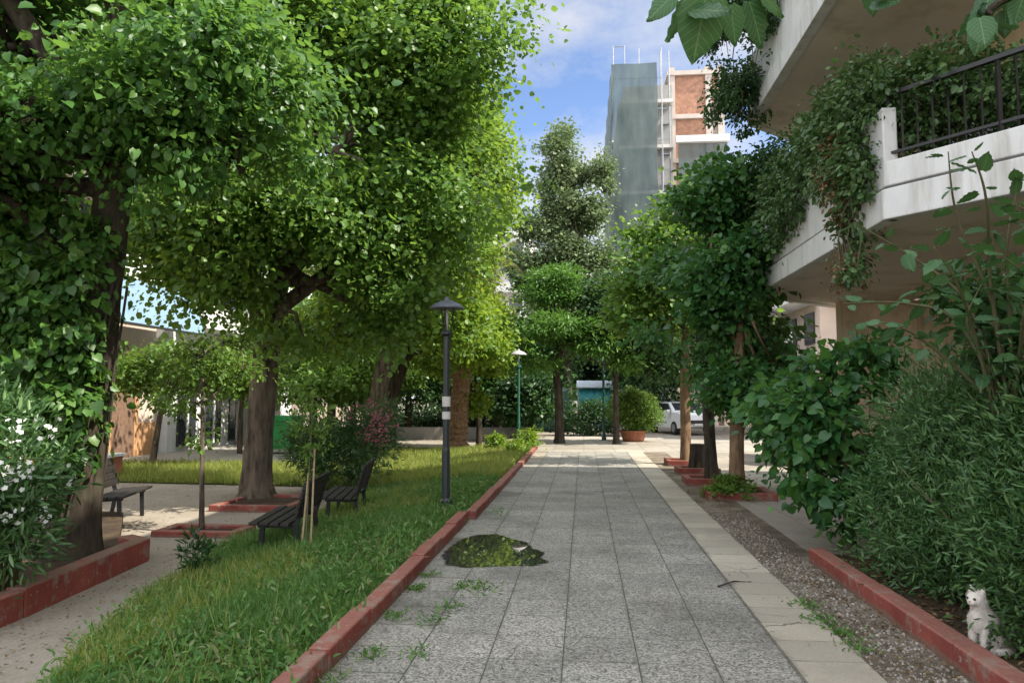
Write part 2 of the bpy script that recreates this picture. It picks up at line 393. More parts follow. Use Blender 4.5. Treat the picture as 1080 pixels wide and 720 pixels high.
M['leaf_dark'] = leaf_mat('dark_leaf', [(.016, .046, .015), (.030, .078, .022), (.055, .125, .03)], (.10, .22, .04), .28)
M['leaf_grey'] = leaf_mat('greygreen_leaf', [(.09, .13, .055), (.14, .195, .085), (.22, .28, .13)], (.2, .3, .1), .3)
M['leaf_ole'] = leaf_mat('oleander_leaf', [(.030, .080, .024), (.055, .130, .038), (.11, .20, .065)], (.14, .26, .05), .25, .38)
M['leaf_mul'] = leaf_mat('mulberry_leaf', [(.024, .085, .028), (.042, .13, .038), (.08, .19, .04)], (.2, .40, .05), .34, .35)
def veined(m):
    n, l = m.node_tree.nodes, m.node_tree.links; p = n['Principled BSDF']
    a = n.new('ShaderNodeAttribute'); a.attribute_name = 'along'; b = n.new('ShaderNodeAttribute'); b.attribute_name = 'across'
    u = math_(n, l, 'ABSOLUTE', b.outputs['Fac']); f = math_(n, l, 'FRACT', math_(n, l, 'MULTIPLY', math_(n, l, 'SUBTRACT', a.outputs['Fac'], math_(n, l, 'MULTIPLY', u, .75)), 7))
    k = math_(n, l, 'MAXIMUM', math_(n, l, 'LESS_THAN', u, .018), math_(n, l, 'LESS_THAN', f, .10))
    src = p.inputs['Base Color'].links[0].from_socket
    fine = mixc(n, l, math_(n, l, 'MULTIPLY', noise(n, l, 40, 3), .5), src, (.03, .07, .02))
    l.new(mixc(n, l, math_(n, l, 'MULTIPLY', k, .6), fine, (.20, .30, .12)), p.inputs['Base Color'])
    return m
M['leaf_big'] = veined(leaf_mat('large_mulberry_leaf', [(.020, .075, .030), (.035, .115, .045), (.06, .16, .05)], (.16, .32, .06), .22, .45, .35))
M['leaf_bush'] = leaf_mat('bush_leaf', [(.05, .11, .015), (.09, .18, .025), (.13, .24, .04)], (.3, .42, .06), .35)
M['leaf_dry'] = leaf_mat('dry_leaf', [(.10, .06, .03), (.18, .11, .05), (.26, .17, .08)], (.3, .2, .08), .2)
M['leaf_creeper'] = leaf_mat('creeper_leaf', [(.032, .075, .022), (.06, .125, .036), (.10, .18, .055)], (.15, .24, .06), .25)
M['palm_leaf'] = leaf_mat('palm_leaf', [(.16, .13, .06), (.22, .20, .09), (.12, .15, .05)], (.3, .3, .1), .2)
M['grass'] = leaf_mat('grass_blade', [(.045, .125, .030), (.07, .175, .04), (.10, .22, .05), (.13, .25, .06), (.26, .28, .14)], (.22, .38, .06), .35, .5, .25)
M['grass_far'] = leaf_mat('far_grass_blade', [(.12, .19, .03), (.20, .27, .05), (.28, .32, .07), (.36, .33, .14)], (.4, .45, .08), .35, .6, .2)
M['white_petal'] = leaf_mat('white_petal', [(.70, .70, .66), (.80, .80, .78)], (.8, .8, .75), .3, .6, .2)
M['pink_petal'] = leaf_mat('pink_petal', [(.32, .07, .12), (.5, .16, .22), (.55, .25, .28)], (.6, .2, .3), .3, .6, .2)
M['stucco_beige'] = plain('beige_stucco', (.70, .56, .38), .85, .10, 3, bmp=.25, dirt=(.36, .27, .17))
M['stucco_white'] = plain('white_stucco', (.60, .60, .59), .8, .06, 3, bmp=.15, dirt=(.40, .385, .35), dirt_sc=(4, 4, .5))
M['soffit'] = plain('soffit_paint', (.64, .58, .50), .85, .07, 1.2, bmp=.1, dirt=(.42, .36, .29))
M['groove'] = plain('groove_grey', (.16, .16, .16), .8)
M['rail_black'] = plain('black_rail', (.018, .017, .017), .4, .1, 8)
M['lamp_dark'] = plain('dark_lamp_paint', (.022, .028, .030), .45, .2, 9, spec=.5)
M['lamp_cap'] = plain('grey_lamp_cap', (.085, .095, .12), .45, .15, 12)
M['lamp_green'] = plain('green_lamp_paint', (.02, .10, .07), .45, .2, 9)
M['lamp_pale'] = plain('pale_lamp_cap', (.42, .40, .42), .5, .1, 9)
M['glass_lamp'] = plain('lamp_glass', (.45, .45, .42), .2, .05, 9)
M['sticker'] = plain('paper_sticker', (.55, .53, .50), .7, .1, 30)
M['bench_wood'] = plain('dark_bench_slat', (.024, .020, .017), .7, .3, 9, bmp=.3)
M['bench_iron'] = plain('bench_iron', (.014, .014, .014), .5, .2, 12)
M['concrete'] = plain('concrete', (.36, .35, .33), .9, .12, 1.5, bmp=.2)
M['concrete_pink'] = plain('fresh_concrete', (.50, .43, .38), .9, .08, 1.5)
M['brick'] = plain('orange_brick', (.36, .19, .125), .9, .2, 5)
M['win'] = plain('window_dark', (.035, .04, .045), .12, .2, 2, spec=.7)
M['white_paint'] = plain('white_paint', (.72, .72, .71), .7, .06, 2, dirt=(.55, .53, .5))
M['wall_pale'] = plain('pale_wall', (.60, .58, .55), .85, .07, 1.5)
M['wall_cream'] = plain('cream_wall', (.62, .50, .38), .85, .08, 1.5, dirt=(.5, .38, .27))
M['wall_orange'] = plain('orange_dado', (.55, .30, .15), .85, .1, 2)
M['wall_pink'] = plain('pink_wall', (.62, .50, .42), .85, .07, 1.5)
M['roof_brown'] = plain('brown_roof', (.20, .12, .08), .85, .15, 6)
M['awning_blue'] = plain('pale_blue_cloth', (.20, .31, .42), .7, .06, 2)
M['steel'] = plain('scaffold_steel', (.30, .31, .33), .5, .15, 6, metal=.5)
M['terracotta'] = plain('terracotta', (.34, .13, .075), .8, .12, 8)
M['car_white'] = plain('white_car_paint', (.72, .73, .74), .22, .02, 3, spec=.6)
M['car_red'] = plain('red_car_paint', (.30, .045, .035), .25, .03, 3, spec=.6)
M['car_glass'] = plain('car_glass', (.03, .035, .04), .08, .1, 3, spec=.8)
M['rubber'] = plain('tyre_rubber', (.02, .02, .02), .85, .1, 20)
M['rim'] = plain('wheel_rim', (.45, .45, .46), .35, .05, 8, metal=.8)
M['lens'] = plain('headlight_lens', (.65, .66, .68), .1, .05, 8)
M['bumper'] = plain('dark_trim', (.03, .03, .03), .6)
M['teal'] = plain('teal_tarp', (.035, .26, .30), .6, .15, 3)
M['tarp_grey'] = plain('grey_tarp', (.40, .44, .50), .6, .1, 3)
M['tarp_dark'] = plain('dark_green_tarp', (.03, .065, .05), .7, .15, 3)
M['bin_green'] = plain('green_plastic', (.03, .30, .08), .4, .1, 5)
M['cane'] = plain('pale_cane', (.36, .27, .17), .7, .15, 20)
M['hatch_black'] = plain('black_plastic', (.02, .02, .022), .5)
def net_mat():
    m, n, l, p = newmat('scaffold_net')
    f = noise(n, l, 1.2, 5, .6, sc3=(1, 1, .25))
    c = ramp(n, l, f, [(.35, (.045, .07, .072)), (.65, (.10, .135, .13))])
    l.new(c, p.inputs['Base Color']); p.inputs['Roughness'].default_value = .8
    tr = n.new('ShaderNodeBsdfTransparent'); x = n.new('ShaderNodeMixShader'); x.inputs[0].default_value = .84
    l.new(tr.outputs[0], x.inputs[1]); l.new(p.outputs[0], x.inputs[2]); l.new(x.outputs[0], n['Material Output'].inputs['Surface'])
    return m
M['net'] = net_mat()
def water_mat():
    m, n, l, p = newmat('puddle_water')
    p.inputs['Base Color'].default_value = (.035, .034, .028, 1); p.inputs['Roughness'].default_value = .0
    p.inputs['Specular IOR Level'].default_value = .9; p.inputs['IOR'].default_value = 1.7
    a = n.new('ShaderNodeAttribute'); a.attribute_name = 'depth'
    f = math_(n, l, 'ADD', a.outputs['Fac'], math_(n, l, 'MULTIPLY', math_(n, l, 'SUBTRACT', noise(n, l, 9, 5, .6), .5), .45))
    f = ramp(n, l, f, [(.02, (0, 0, 0)), (.05, (.25, .25, .25)), (.10, (.3, .3, .3)), (.16, (1, 1, 1))])
    tr = n.new('ShaderNodeBsdfTransparent'); x = n.new('ShaderNodeMixShader'); l.new(f, x.inputs[0])
    l.new(tr.outputs[0], x.inputs[1]); l.new(p.outputs[0], x.inputs[2]); l.new(x.outputs[0], n['Material Output'].inputs['Surface'])
    return m
M['water'] = water_mat()
def cat_mat():
    m, n, l, p = newmat('cat_fur')
    t = n.new('ShaderNodeTexCoord'); s = n.new('ShaderNodeSeparateXYZ'); l.new(t.outputs['Object'], s.inputs[0])
    f = noise(n, l, 7, 3)
    # tan-grey cap on the back of the head, saddle along the back
    u = math_(n, l, 'ADD', math_(n, l, 'MULTIPLY', s.outputs[0], 7.0), math_(n, l, 'SUBTRACT', math_(n, l, 'MULTIPLY', f, 1.6), 1.0))
    c = mixc(n, l, ramp(n, l, u, [(.15, (0, 0, 0)), (.5, (1, 1, 1))]), (.62, .56, .50), (.28, .22, .17))
    l.new(c, p.inputs['Base Color']); p.inputs['Roughness'].default_value = .9; p.inputs['Specular IOR Level'].default_value = .1
    bump(n, l, p, noise(n, l, 160, 3, sc3=(1, 1, .25)), .5, .01); return m
M['cat'] = cat_mat()

# ------------------------------------------------------------------ ground and paving
def gz(x):                                   # the lawn drops from the path to the plaza
    t = min(max((-2.2 - x) / 2.6, 0), 1); t = t * t * (3 - 2 * t)
    return -.02 - .28 * t
xs = [-400, -120, -60, -30, -20, -12, -8, -6] + [-5 + .2 * i for i in range(17)] + [-1.7, -1, 2, 4, 8, 16, 40, 120, 400]
ys = [-200, -40, -10, 0, 4, 8, 12, 16, 20, 26, 34, 50, 90, 200, 600]
g = MB(); nx = len(xs)
g.v = [(x, y, gz(x)) for y in ys for x in xs]
g.f = [(j * nx + i, j * nx + i + 1, (j + 1) * nx + i + 1, (j + 1) * nx + i) for j in range(len(ys) - 1) for i in range(nx - 1)]
tag(g.build('ground', M['dirt'], smooth=True), kind='structure')
def sheet(name, pts, z, mat, sub=0):
    me = MB(); me.v = [(p[0], p[1], z(p[0]) if callable(z) else z) for p in pts]; me.f = [tuple(range(len(pts)))]
    return tag(me.build(name, mat), kind='structure')
PX0, PX1 = -1.15, 1.36
tag(MB().box(PX0, PX1, -3, 24, -.3, 0).build('path', M['terrazzo']), kind='structure')
tag(MB().box(-1.66, PX0, -3, 20, -.3, -.008).build('path_margin', M['terrazzo_old']), kind='structure')
tag(MB().box(PX1, 1.86, -3, 24, -.3, .004).build('path_border', M['strip']), kind='structure')
tag(MB().box(1.86, 2.56, -3, 24, -.3, -.012).build('gravel_verge', M['gravel']), kind='structure')
tag(MB().box(2.56, 6.8, 8.55, 24, -.3, -.004).build('side_paving', M['pave_far']), kind='structure')
tag(MB().box(2.50, 6.8, -3, 8.5, -.3, .05).build('planting_bed', M['soil']), kind='structure')
tag(MB().box(-1.66, 30, 24, 33, -.3, -.002).build('street', M['pave_far']), kind='structure')
# lawn: an L of soil following the slope, in strips
def lawn_left(y):
    P = [(0, -2.9), (4.4, -3.3), (5.4, -3.8), (7.4, -4.45), (9.6, -4.85), (11, -4.75), (13, -4.6), (15.4, -4.9), (16.6, -6.5), (17.2, -14.2), (30, -14.2)]
    for (a, xa), (b, xb) in zip(P[:-1], P[1:]):
        if y <= b: return xa + (xb - xa) * (y - a) / (b - a) if y > a else xa
    return P[-1][1]
lw = MB()
yy = [1 + .4 * i for i in range(66)]
for y in yy:
    x0 = lawn_left(y)
    for k in range(15): 
        x = x0 + (-1.76 - x0) * k / 14; lw.v.append((x, y, gz(x) + .025))
for j in range(len(yy) - 1):
    for k in range(14):
        a = j * 15 + k; lw.f.append((a, a + 1, a + 16, a + 15))
tag(lw.build('lawn_soil', M['lawn_soil'], smooth=True), kind='structure')
sheet('side_street', [(-15.2, 21.6), (-7.4, 21.6), (-7.4, 30), (-15.2, 30)], -.262, M['pale_ground'])
# puddle in the sunken corner of the old margin
ppx = [(484, 568), (503, 563), (524, 562), (540, 567), (556, 571), (562, 577), (576, 582), (572, 588), (582, 593), (566, 597), (540, 597), (512, 598), (488, 598), (468, 595), (464, 586), (472, 577)]
prng = random.Random(12); base_ = [gp(a, b, .003) for a, b in ppx]; ring_ = []
for i in range(len(base_)):
    a, b = base_[i], base_[(i + 1) % len(base_)]; nn = (b - a).cross(Vector((0, 0, 1))).normalized()
    for k in range(6):
        t = k / 6; ring_.append(a.lerp(b, t) + nn * (prng.uniform(-.012, .02) if k else 0))
pud = MB(); pc = sum(ring_, Vector()) / len(ring_); nr_ = len(ring_); lev = (1.0, .88, .70, .4)
for u in lev: pud.v += [tuple(pc.lerp(q, u)) for q in ring_]
pud.v.append(tuple(pc))
for k in range(3):
    for i in range(nr_): pud.f.append((k * nr_ + i, k * nr_ + (i + 1) % nr_, (k + 1) * nr_ + (i + 1) % nr_, (k + 1) * nr_ + i))
for i in range(nr_): pud.f.append((3 * nr_ + i, 3 * nr_ + (i + 1) % nr_, 4 * nr_))
pdo = tag(pud.build('puddle_water', M['water']), kind='structure')
pdo.data.attributes.new('depth', 'FLOAT', 'POINT').data.foreach_set('value', np.array([0.] * nr_ + [.35] * nr_ + [.75] * nr_ + [1.] * nr_ + [1.], np.float32))

# kerbs (each run one structure, cast in lengths)
def kerb(name, pts, w, z0, z1, seg=1.0):
    b = MB(); rng = random.Random(len(name) + int(pts[0][1]))
    for a, c in zip(pts[:-1], pts[1:]):
        a, c = Vector(a), Vector(c); n = max(1, round((c - a).length / seg)); d = (c - a) / n; u = d.normalized(); nn = Vector((-u.y, u.x)) * w / 2
        for i in range(n):
            j = Vector((-u.y, u.x)) * rng.uniform(-.012, .012); dz = rng.uniform(-.012, .012)
            p, q = a + d * i + u * .004 + j, a + d * (i + 1) - u * .004 + j
            b.prism([p - nn, q - nn, q + nn, p + nn], z0, z1 + dz)
    return tag(b.build(name, M['kerb'], bevel=.018, seg=3), kind='structure')
kerb('lawn_kerb', [(-1.73, -1), (-1.72, 10.55)], .15, -.2, .13)
kerb('lawn_kerb', [(-1.62, 10.7), (-1.62, 17.2)], .14, -.2, .12)
kerb('lawn_kerb', [(-1.62, 17.6), (-1.62, 25.5)], .14, -.2, .10)
kerb('bed_kerb', [(2.48, -1), (2.48, 8.4)], .17, -.1, .145, 1.6)
kerb('ivy_bed_kerb', [(-5.15, 3), (-5.3, 6.6), (-5.55, 9.0), (-5.95, 9.25)], .2, -.35, -.03, 1.3)
tag(MB().prism([(-5.2, 3), (-5.35, 6.6), (-5.6, 9.0), (-6, 9.2), (-7.5, 11.6), (-12, 11.6), (-12, 3)], -.3, -.12).build('ivy_bed_soil', M['soil']), kind='structure')

# ------------------------------------------------------------------ grass
rng = np.random.default_rng(3)
def blades(name, X, Y, hgt, wid, mat, lean=.35):
    N = len(X); z = np.array([gz(a) for a in X]) + .015
    d = np.stack([rng.normal(0, lean, N), rng.normal(0, lean, N), np.ones(N)], 1)
    nr = np.stack([rng.normal(size=N), rng.normal(size=N), np.zeros(N) + .05], 1)
    return leaves(name, np.stack([X, Y, z], 1), d, nr, hgt, wid, mat, None, 'blade')
def lawn_pts(n, y0, y1, pw=1.0):
    Y = y0 + (y1 - y0) * rng.random(n) ** pw
    x0 = np.array([lawn_left(a) for a in Y]); X = x0 + (-1.80 - x0) * rng.random(n)
    return X, Y
X, Y = lawn_pts(130000, 2.6, 16.8, 1.5)
P3 = np.stack([X, Y, X * 0], 1)
dens = wob(P3, 1.6, 2.0) + .35 * wob(P3, 4.0, 5.0)
dry = (wob(P3, .9, 11.0) + .5 * wob(P3, 2.6, 3.0) > .42) & (rng.random(len(X)) < .75)
Xd, Yd = X[dry], Y[dry]
k = (dens + rng.random(len(X)) * .9 > .02) & ~dry
X, Y, dens = X[k], Y[k], dens[k]
edge = np.clip((-1.80 - X) / .5, .35, 1)
hh = (.07 + .13 * rng.random(len(X)) + .20 * np.clip(dens, 0, 1) ** 1.3) * edge
tag(blades('grass', X, Y, hh, .008 + .006 * rng.random(len(X)), M['grass'], .45), 'tufty green grass on the near lawn inside the red kerb', 'grass', kind='stuff')
tag(blades('dry_grass', Xd[::2], Yd[::2], .08 + .14 * rng.random(len(Xd[::2])), .008, M['grass_far'], .5), 'straw-coloured dry patches in the near lawn', 'grass', kind='stuff')
X, Y = lawn_pts(110000, 15.8, 27.2, .9)
k = ~((X < -7.4) & (Y > 21)); X, Y = X[k], Y[k]
hh = .10 + .20 * rng.random(len(X))
tag(blades('grass', X, Y, hh, .016, M['grass_far'], .4), 'sunlit yellowish grass on the far lawn under the trees', 'grass', kind='stuff')
X, Y = lawn_pts(420, 3.0, 16, 1.2)
k = wob(np.stack([X, Y, X * 0], 1), .8, 4.0) > -.1; X, Y = X[k], Y[k]
tag(blades('seed_stalks', X, Y, np.minimum(.42, .22 + .2 * rng.random(len(X))), .006, M['grass_far'], .22), 'tall pale seed stalks standing out of the near lawn', 'grass', kind='stuff')
# broad-leaved weeds between the blades
X, Y = lawn_pts(1100, 3.0, 16, 1.3)
k = wob(np.stack([X, Y, X * 0], 1), 1.1, 8.0) > .0; X, Y = X[k], Y[k]
cc = np.repeat(np.stack([X, Y, np.array([gz(a) for a in X]) + .06], 1), 26, 0)
cc = cc + rng.normal(size=cc.shape) * np.array([.09, .09, .05])
tag(leaves('weeds', cc, rng.normal(size=cc.shape) + np.array([0, 0, .5]), rng.normal(size=cc.shape) * .5 + np.array([0, 0, 1]), .03 + .07 * rng.random(len(cc)), .016 + .014 * rng.random(len(cc)), M['grass'], None, 'oval'),
    'broad-leaved weeds growing through the near lawn', 'weeds', kind='stuff')
# joint weeds and moss on the path margin, tufts on the verge
cx, cy = [], []
for (px, py, n, s) in [(495, 617, 60, .08), (470, 640, 40, .07), (505, 622, 50, .10), (440, 690, 30, .06), (455, 655, 40, .06), (452, 606, 40, .05),
                       (847, 637, 60, .06), (865, 654, 70, .07), (890, 668, 70, .06), (905, 683, 50, .06), (440, 620, 60, .05), (415, 650, 50, .05), (390, 690, 50, .05), (350, 715, 40, .05), (525, 540, 50, .1)]:
    q = gp(px, py)
    cx += list(rng.normal(q.x, s, n)); cy += list(rng.normal(q.y, s * 1.3, n))
cx, cy = np.array(cx), np.array(cy)
cc = np.stack([cx, cy, np.full(len(cx), .0)], 1)
tag(leaves('weeds', cc, np.stack([rng.normal(0, .9, len(cx)), rng.normal(0, .9, len(cx)), np.full(len(cx), .6)], 1), rng.normal(size=cc.shape) * .4 + np.array([0, 0, 1]), .03 + .04 * rng.random(len(cx)), .014, M['grass'], None, 'oval'),
    'low weeds rooted in the path joints and gravel verge', 'weeds', kind='stuff')
# fallen leaves and litter
def scatter(name, n, x0, x1, y0, y1, z, mat, size, label, cat):
    c = np.stack([rng.uniform(x0, x1, n), y0 + (y1 - y0) * rng.random(n) ** 1.3, np.full(n, z) + rng.random(n) * .01], 1)
    d = np.stack([rng.normal(size=n), rng.normal(size=n), rng.normal(size=n) * .15], 1)
    return tag(leaves(name, c, d, np.tile(np.array([[0, 0, 1.]]), (n, 1)) + rng.normal(size=(n, 3)) * .25, size * rng.uniform(.5, 1.2, n), size * .5, mat, None, 'oval'), label, cat, kind='stuff')
scatter('leaf_litter', 1500, 1.88, 2.40, 3, 16, .0, M['leaf_dry'], .035, 'dry brown leaf litter over the gravel verge', 'leaf litter')
scatter('leaf_litter', 2600, 2.58, 4.2, 3, 8.3, .055, M['leaf_dry'], .05, 'dry brown leaf litter under the oleander hedge', 'leaf litter')
scatter('leaf_litter', 160, -1.6, 1.8, 3, 16, .006, M['leaf_dry'], .025, 'few small dry leaves scattered over the terrazzo path', 'leaf litter')
scatter('leaf_litter', 1500, -9, -4.6, 6, 16, -.285, M['leaf_dry'], .035, 'dry leaf litter over the plaza dirt', 'leaf litter')
scatter('leaf_litter', 700, -5.1, -3.4, 4, 9, -.26, M['leaf_dry'], .04, 'dry leaf litter along the narrow dirt path beside the lawn', 'leaf litter')
n = 5000                                           # loose stones of the verge
c = np.stack([rng.uniform(1.87, 2.38, n), 2.8 + 9 * rng.random(n) ** 1.5, np.full(n, -.01)], 1)
M['pebble'] = leaf_mat('pebble', [(.09, .075, .06), (.2, .17, .14), (.34, .31, .27)], (.2, .2, .2), .0, .9, .2)
SHAPES['stone'] = ([(0, -.5, 0), (1, -.4, 0), (.9, .5, 0), (.1, .4, 0), (.25, -.2, .4), (.75, -.15, .45), (.7, .25, .4), (.3, .2, .45)], [(0, 1, 5, 4), (1, 2, 6, 5), (2, 3, 7, 6), (3, 0, 4, 7), (4, 5, 6, 7)])
s = .012 + .022 * rng.random(n) ** 2
tag(leaves('pebbles', c, np.stack([rng.normal(size=n), rng.normal(size=n), np.zeros(n)], 1), np.tile(np.array([[0, 0, 1.]]), (n, 1)), s, s * .8, M['pebble'], None, 'stone'), 'loose grey and brown pebbles on the verge', 'pebbles', kind='stuff')
def twig(label, a, b, bend):
    m_ = (a + b) / 2 + bend
    tag(MB().tube([a, m_, b], [.009, .008, .004], 6).build('twig', M['bark_dark'], smooth=True), label, 'twig')
twig('crooked dry twig lying across the pale border slabs', gp(757, 618, .012), gp(792, 613, .012), Vector((0, .05, .012)))

# ------------------------------------------------------------------ the apartment block with balconies, right
bl = thing('apartment_building', 'beige apartment block with white chamfered balconies over the oleander hedge', 'building', (6, 8, 0))
A, Cc, C2, B = (3.22, 8.1), (3.2, 14.2), (5.3, 16.2), (6.0, 4.72)
FX = 5.9
def inset(p, q, r, s): return [p, q, r, s]
slab_poly = [B, A, Cc, C2, (FX + .6, 16.2), (FX + .6, 4.72)]
def offs(d):                                   # balcony outline pushed inwards
    return [(B[0] + d * .6, B[1] + d * .9), (A[0] + d, A[1] + d * .45), (Cc[0] + d, Cc[1] - d * .45), (C2[0] + d * .5, C2[1] - d)]
gfw = MB()
gfw.box(6.95, 14, -4, 15.6, 0, 3.655)
gfw.build('ground_floor_wall', M['stucco_beige'], bl)
MB().box(5.15, 6.55, 15.2, 15.6, 0, 3.655).build('end_wall', M['stucco_beige'], bl)
MB().box(6.56, 6.94, 14.9, 15.58, 0, 3.655).build('pillar', M['stucco_beige'], bl, bevel=.01)
for zb in (3.66, 6.96, 10.26):
    MB().prism(slab_poly, zb, zb + .14).build('balcony_soffit', M['soffit'], bl)
    o = offs(.0); i_ = offs(.14)
    band = MB(); up = MB(); low = MB(); gr = MB()
    def strip(mb, outer, z0, z1, th):
        for k in range(len(outer) - 1):
            a, b = Vector(outer[k]), Vector(outer[k + 1]); d = (b - a).normalized(); nn = Vector((d.y, -d.x)) * th
            mb.prism([a, b, b + nn, a + nn], z0, z1)
    of = offs(-.03)
    strip(band, of, zb + .002 - .03, zb + .30, .17)
    strip(gr, offs(.03), zb + .30, zb + .335, .1)
    strip(low, [offs(0)[0], offs(0)[1]], zb + .335, zb + .60, .14)
    strip(up, offs(0)[1:], zb + .335, zb + 1.20, .15)
    band.build('slab_edge', M['stucco_white'], bl, bevel=.012)
    gr.build('shadow_groove', M['groove'], bl)
    low.build('low_parapet', M['stucco_white'], bl, bevel=.012)
    up.build('parapet', M['stucco_white'], bl, bevel=.012)
    MB().prism([offs(.13)[0], offs(.13)[1], offs(.13)[2], offs(.13)[3], (FX + .5, 16.0), (FX + .5, 4.9)], zb + .142, zb + .2).build('balcony_floor', M['concrete'], bl)
    rl = MB(); p0, p1 = Vector(offs(.07)[0]), Vector(offs(.07)[1])
    zt = zb + 1.34
    rl.bar((*p0, zt), (*p1, zt), .06, .045); rl.bar((*p0, zb + .70), (*p1, zb + .70), .03, .03)
    for k in range(29):
        q = p0 + (p1 - p0) * k / 28; rl.bar((*q, zb + .58), (*q, zt), .016 if k % 7 else .035, .016 if k % 7 else .035)
    rl.build('railing', M['rail_black'], bl)
up_w = MB()
up_w.box(FX, 14, -4, 16.1, 3.80, 6.955); up_w.box(FX, 14, -4, 16.1, 7.10, 10.255); up_w.box(FX, 14, -4, 16.1, 10.40, 13.6)
up_w.build('upper_wall', M['stucco_beige'], bl)
MB().box(FX - .2, 14, -4, 16.3, 13.602, 14.3).build('roof_parapet', M['stucco_white'], bl)
for zb in (3.86, 7.16):
    for y in (6.2, 10.6):
        d_ = MB().box(FX - .03, FX + .05, y, y + 1.7, zb, zb + 2.25).build('balcony_door', M['white_paint'], bl)
        MB().box(FX - .045, FX - .032, y + .08, y + .81, zb + .1, zb + 2.15).box(FX - .045, FX - .032, y + .89, y + 1.62, zb + .1, zb + 2.15).build('pane', M['win'], d_)

# ------------------------------------------------------------------ other buildings
def facade_building(name, label, x0, x1, y0, y1, z1, wall, floors, faces, balc=True, slabmat='white_paint', z0=-.35, fh0=3.6, win_w=1.3, parapet=True):
    t = thing(name, label, 'building', ((x0 + x1) / 2, (y0 + y1) / 2, z0))
    MB().box(x0, x1, y0, y1, z0, z1).build('wall', M[wall], t)
    if parapet: MB().box(x0 - .15, x1 + .15, y0 - .15, y1 + .15, z1 + .002, z1 + .5).build('roof', M[slabmat], t)
    fh = (z1 - fh0) / floors
    for f in faces:
        for k in range(floors):
            zz = fh0 + fh * k
            if f == 'front':
                a0, a1, c, s = x0, x1, y0, -1
            elif f == 'east': a0, a1, c, s = y0, y1, x1, 1
            else: a0, a1, c, s = y0, y1, x0, -1
            n = max(2, int((a1 - a0) / 2.6)); st = (a1 - a0) / n
            for i in range(n):
                u0 = a0 + st * (i + .5) - win_w / 2; u1 = u0 + win_w
                w = MB()
                if f == 'front': w.box(u0, u1, c - .02, c + .1, zz + .35, zz + fh * .78)
                else: w.box(min(c, c + s * .02) - .05, max(c, c + s * .02), u0, u1, zz + .35, zz + fh * .78)
                w.build('window', M['win'], t)
            if balc and k >= 0:
                b = MB(); dpt = 1.1
                if f == 'front': b.box(a0 + .3, a1 - .3, c - dpt, c - .01, zz - .1, zz + .06).box(a0 + .3, a1 - .3, c - dpt, c - dpt + .08, zz + .062, zz + .8)
                else:
                    xa, xb = sorted((c + s * .01, c + s * dpt)); xc, xd = sorted((c + s * dpt, c + s * (dpt - .08)))
                    b.box(xa, xb, a0 + .3, a1 - .3, zz - .1, zz + .06).box(xc, xd, a0 + .3, a1 - .3, zz + .062, zz + .8)
                b.build('balcony', M[slabmat], t)
    return t
facade_building('apartment_building', 'pale apartment block with stacked white balconies, behind the palm', -16, -5.2, 72, 84, 17.6, 'wall_pale', 5, ['front'])
facade_building('apartment_building', 'cream apartment block far behind the dark trunk tree, left of the palm', -38, -20, 62, 74, 19, 'wall_cream', 5, ['front', 'east'])
facade_building('apartment_building', 'grey white apartment block at the street end, behind the tall poplar', -4, 5.5, 92, 104, 19.5, 'wall_pale', 6, ['front'])
facade_building('apartment_building', 'pinkish apartment block beyond the parked cars with long balconies', 9.6, 20, 31, 44, 10, 'wall_pink', 3, ['front', 'west'], z0=0)
# left street front
l1 = facade_building('apartment_building', 'pinkish apartment block behind the ivy-clad tree with an orange base', -26, -15.3, 8, 25.2, 17, 'wall_pink', 4, ['east'], fh0=5.6)
MB().box(-15.298, -15.22, 8.2, 25.2, -.35, .85).build('dado', M['wall_orange'], l1)
for y in (11, 15, 19):
    d_ = MB().box(-15.28, -15.2, y, y + 1.5, .852, 2.6).build('shop_window', M['win'], l1)
dd = MB().box(-15.215, -15.15, 22.6, 23.8, -.33, 2.2).build('door', M['roof_brown'], l1)
MB().box(-15.218, -15.12, 22.4, 22.59, -.33, 2.3).box(-15.218, -15.12, 23.81, 24.0, -.33, 2.3).box(-15.218, -15.12, 22.4, 24.0, 2.302, 2.45).build('door_frame', M['wall_orange'], l1)
aw = thing('awning', 'pale blue cloth awning hung below a balcony on the pink block', 'awning', (-14.2, 23.6, 5.4))
awm = MB()
for i in range(12):
    ya, yb = 20.8 + .4 * i, 20.8 + .4 * (i + 1)
    awm.add([(-14.15, ya, 5.46), (-14.15, yb, 5.46), (-13.7, yb, 4.02), (-13.7, ya, 4.02), (-14.18, ya, 5.45), (-14.18, yb, 5.45), (-13.73, yb, 4.01), (-13.73, ya, 4.01)],
            [(0, 1, 2, 3), (7, 6, 5, 4), (3, 2, 6, 7), (0, 4, 5, 1)])
awm.build('cloth', M['awning_blue'], aw)
MB().bar((-13.7, 20.7, 3.98), (-13.7, 25.7, 3.98), .07, .07).bar((-15.2, 21, 5.42), (-13.75, 21, 4.04), .03, .03).bar((-15.2, 25.4, 5.42), (-13.75, 25.4, 4.04), .03, .03).build('frame', M['bumper'], aw)
l2 = facade_building('shop_building', 'white shop front with dark tall windows behind the young plaza tree', -24, -15.0, 25.6, 37, 9, 'white_paint', 2, ['east'], fh0=4.4)
for y in (26.2, 28.2, 30.2, 32.2, 34.2):
    w = MB().box(-14.998, -14.92, y, y + 1.25, -.1, 2.6).build('shop_window', M['win'], l2)
    MB().box(-14.918, -14.88, y + .56, y + .66, -.1, 2.6).build('mullion', M['white_paint'], w)
MB().box(-14.998, -14.5, 25.8, 36.8, 2.9, 3.02).build('canopy', M['white_paint'], l2)
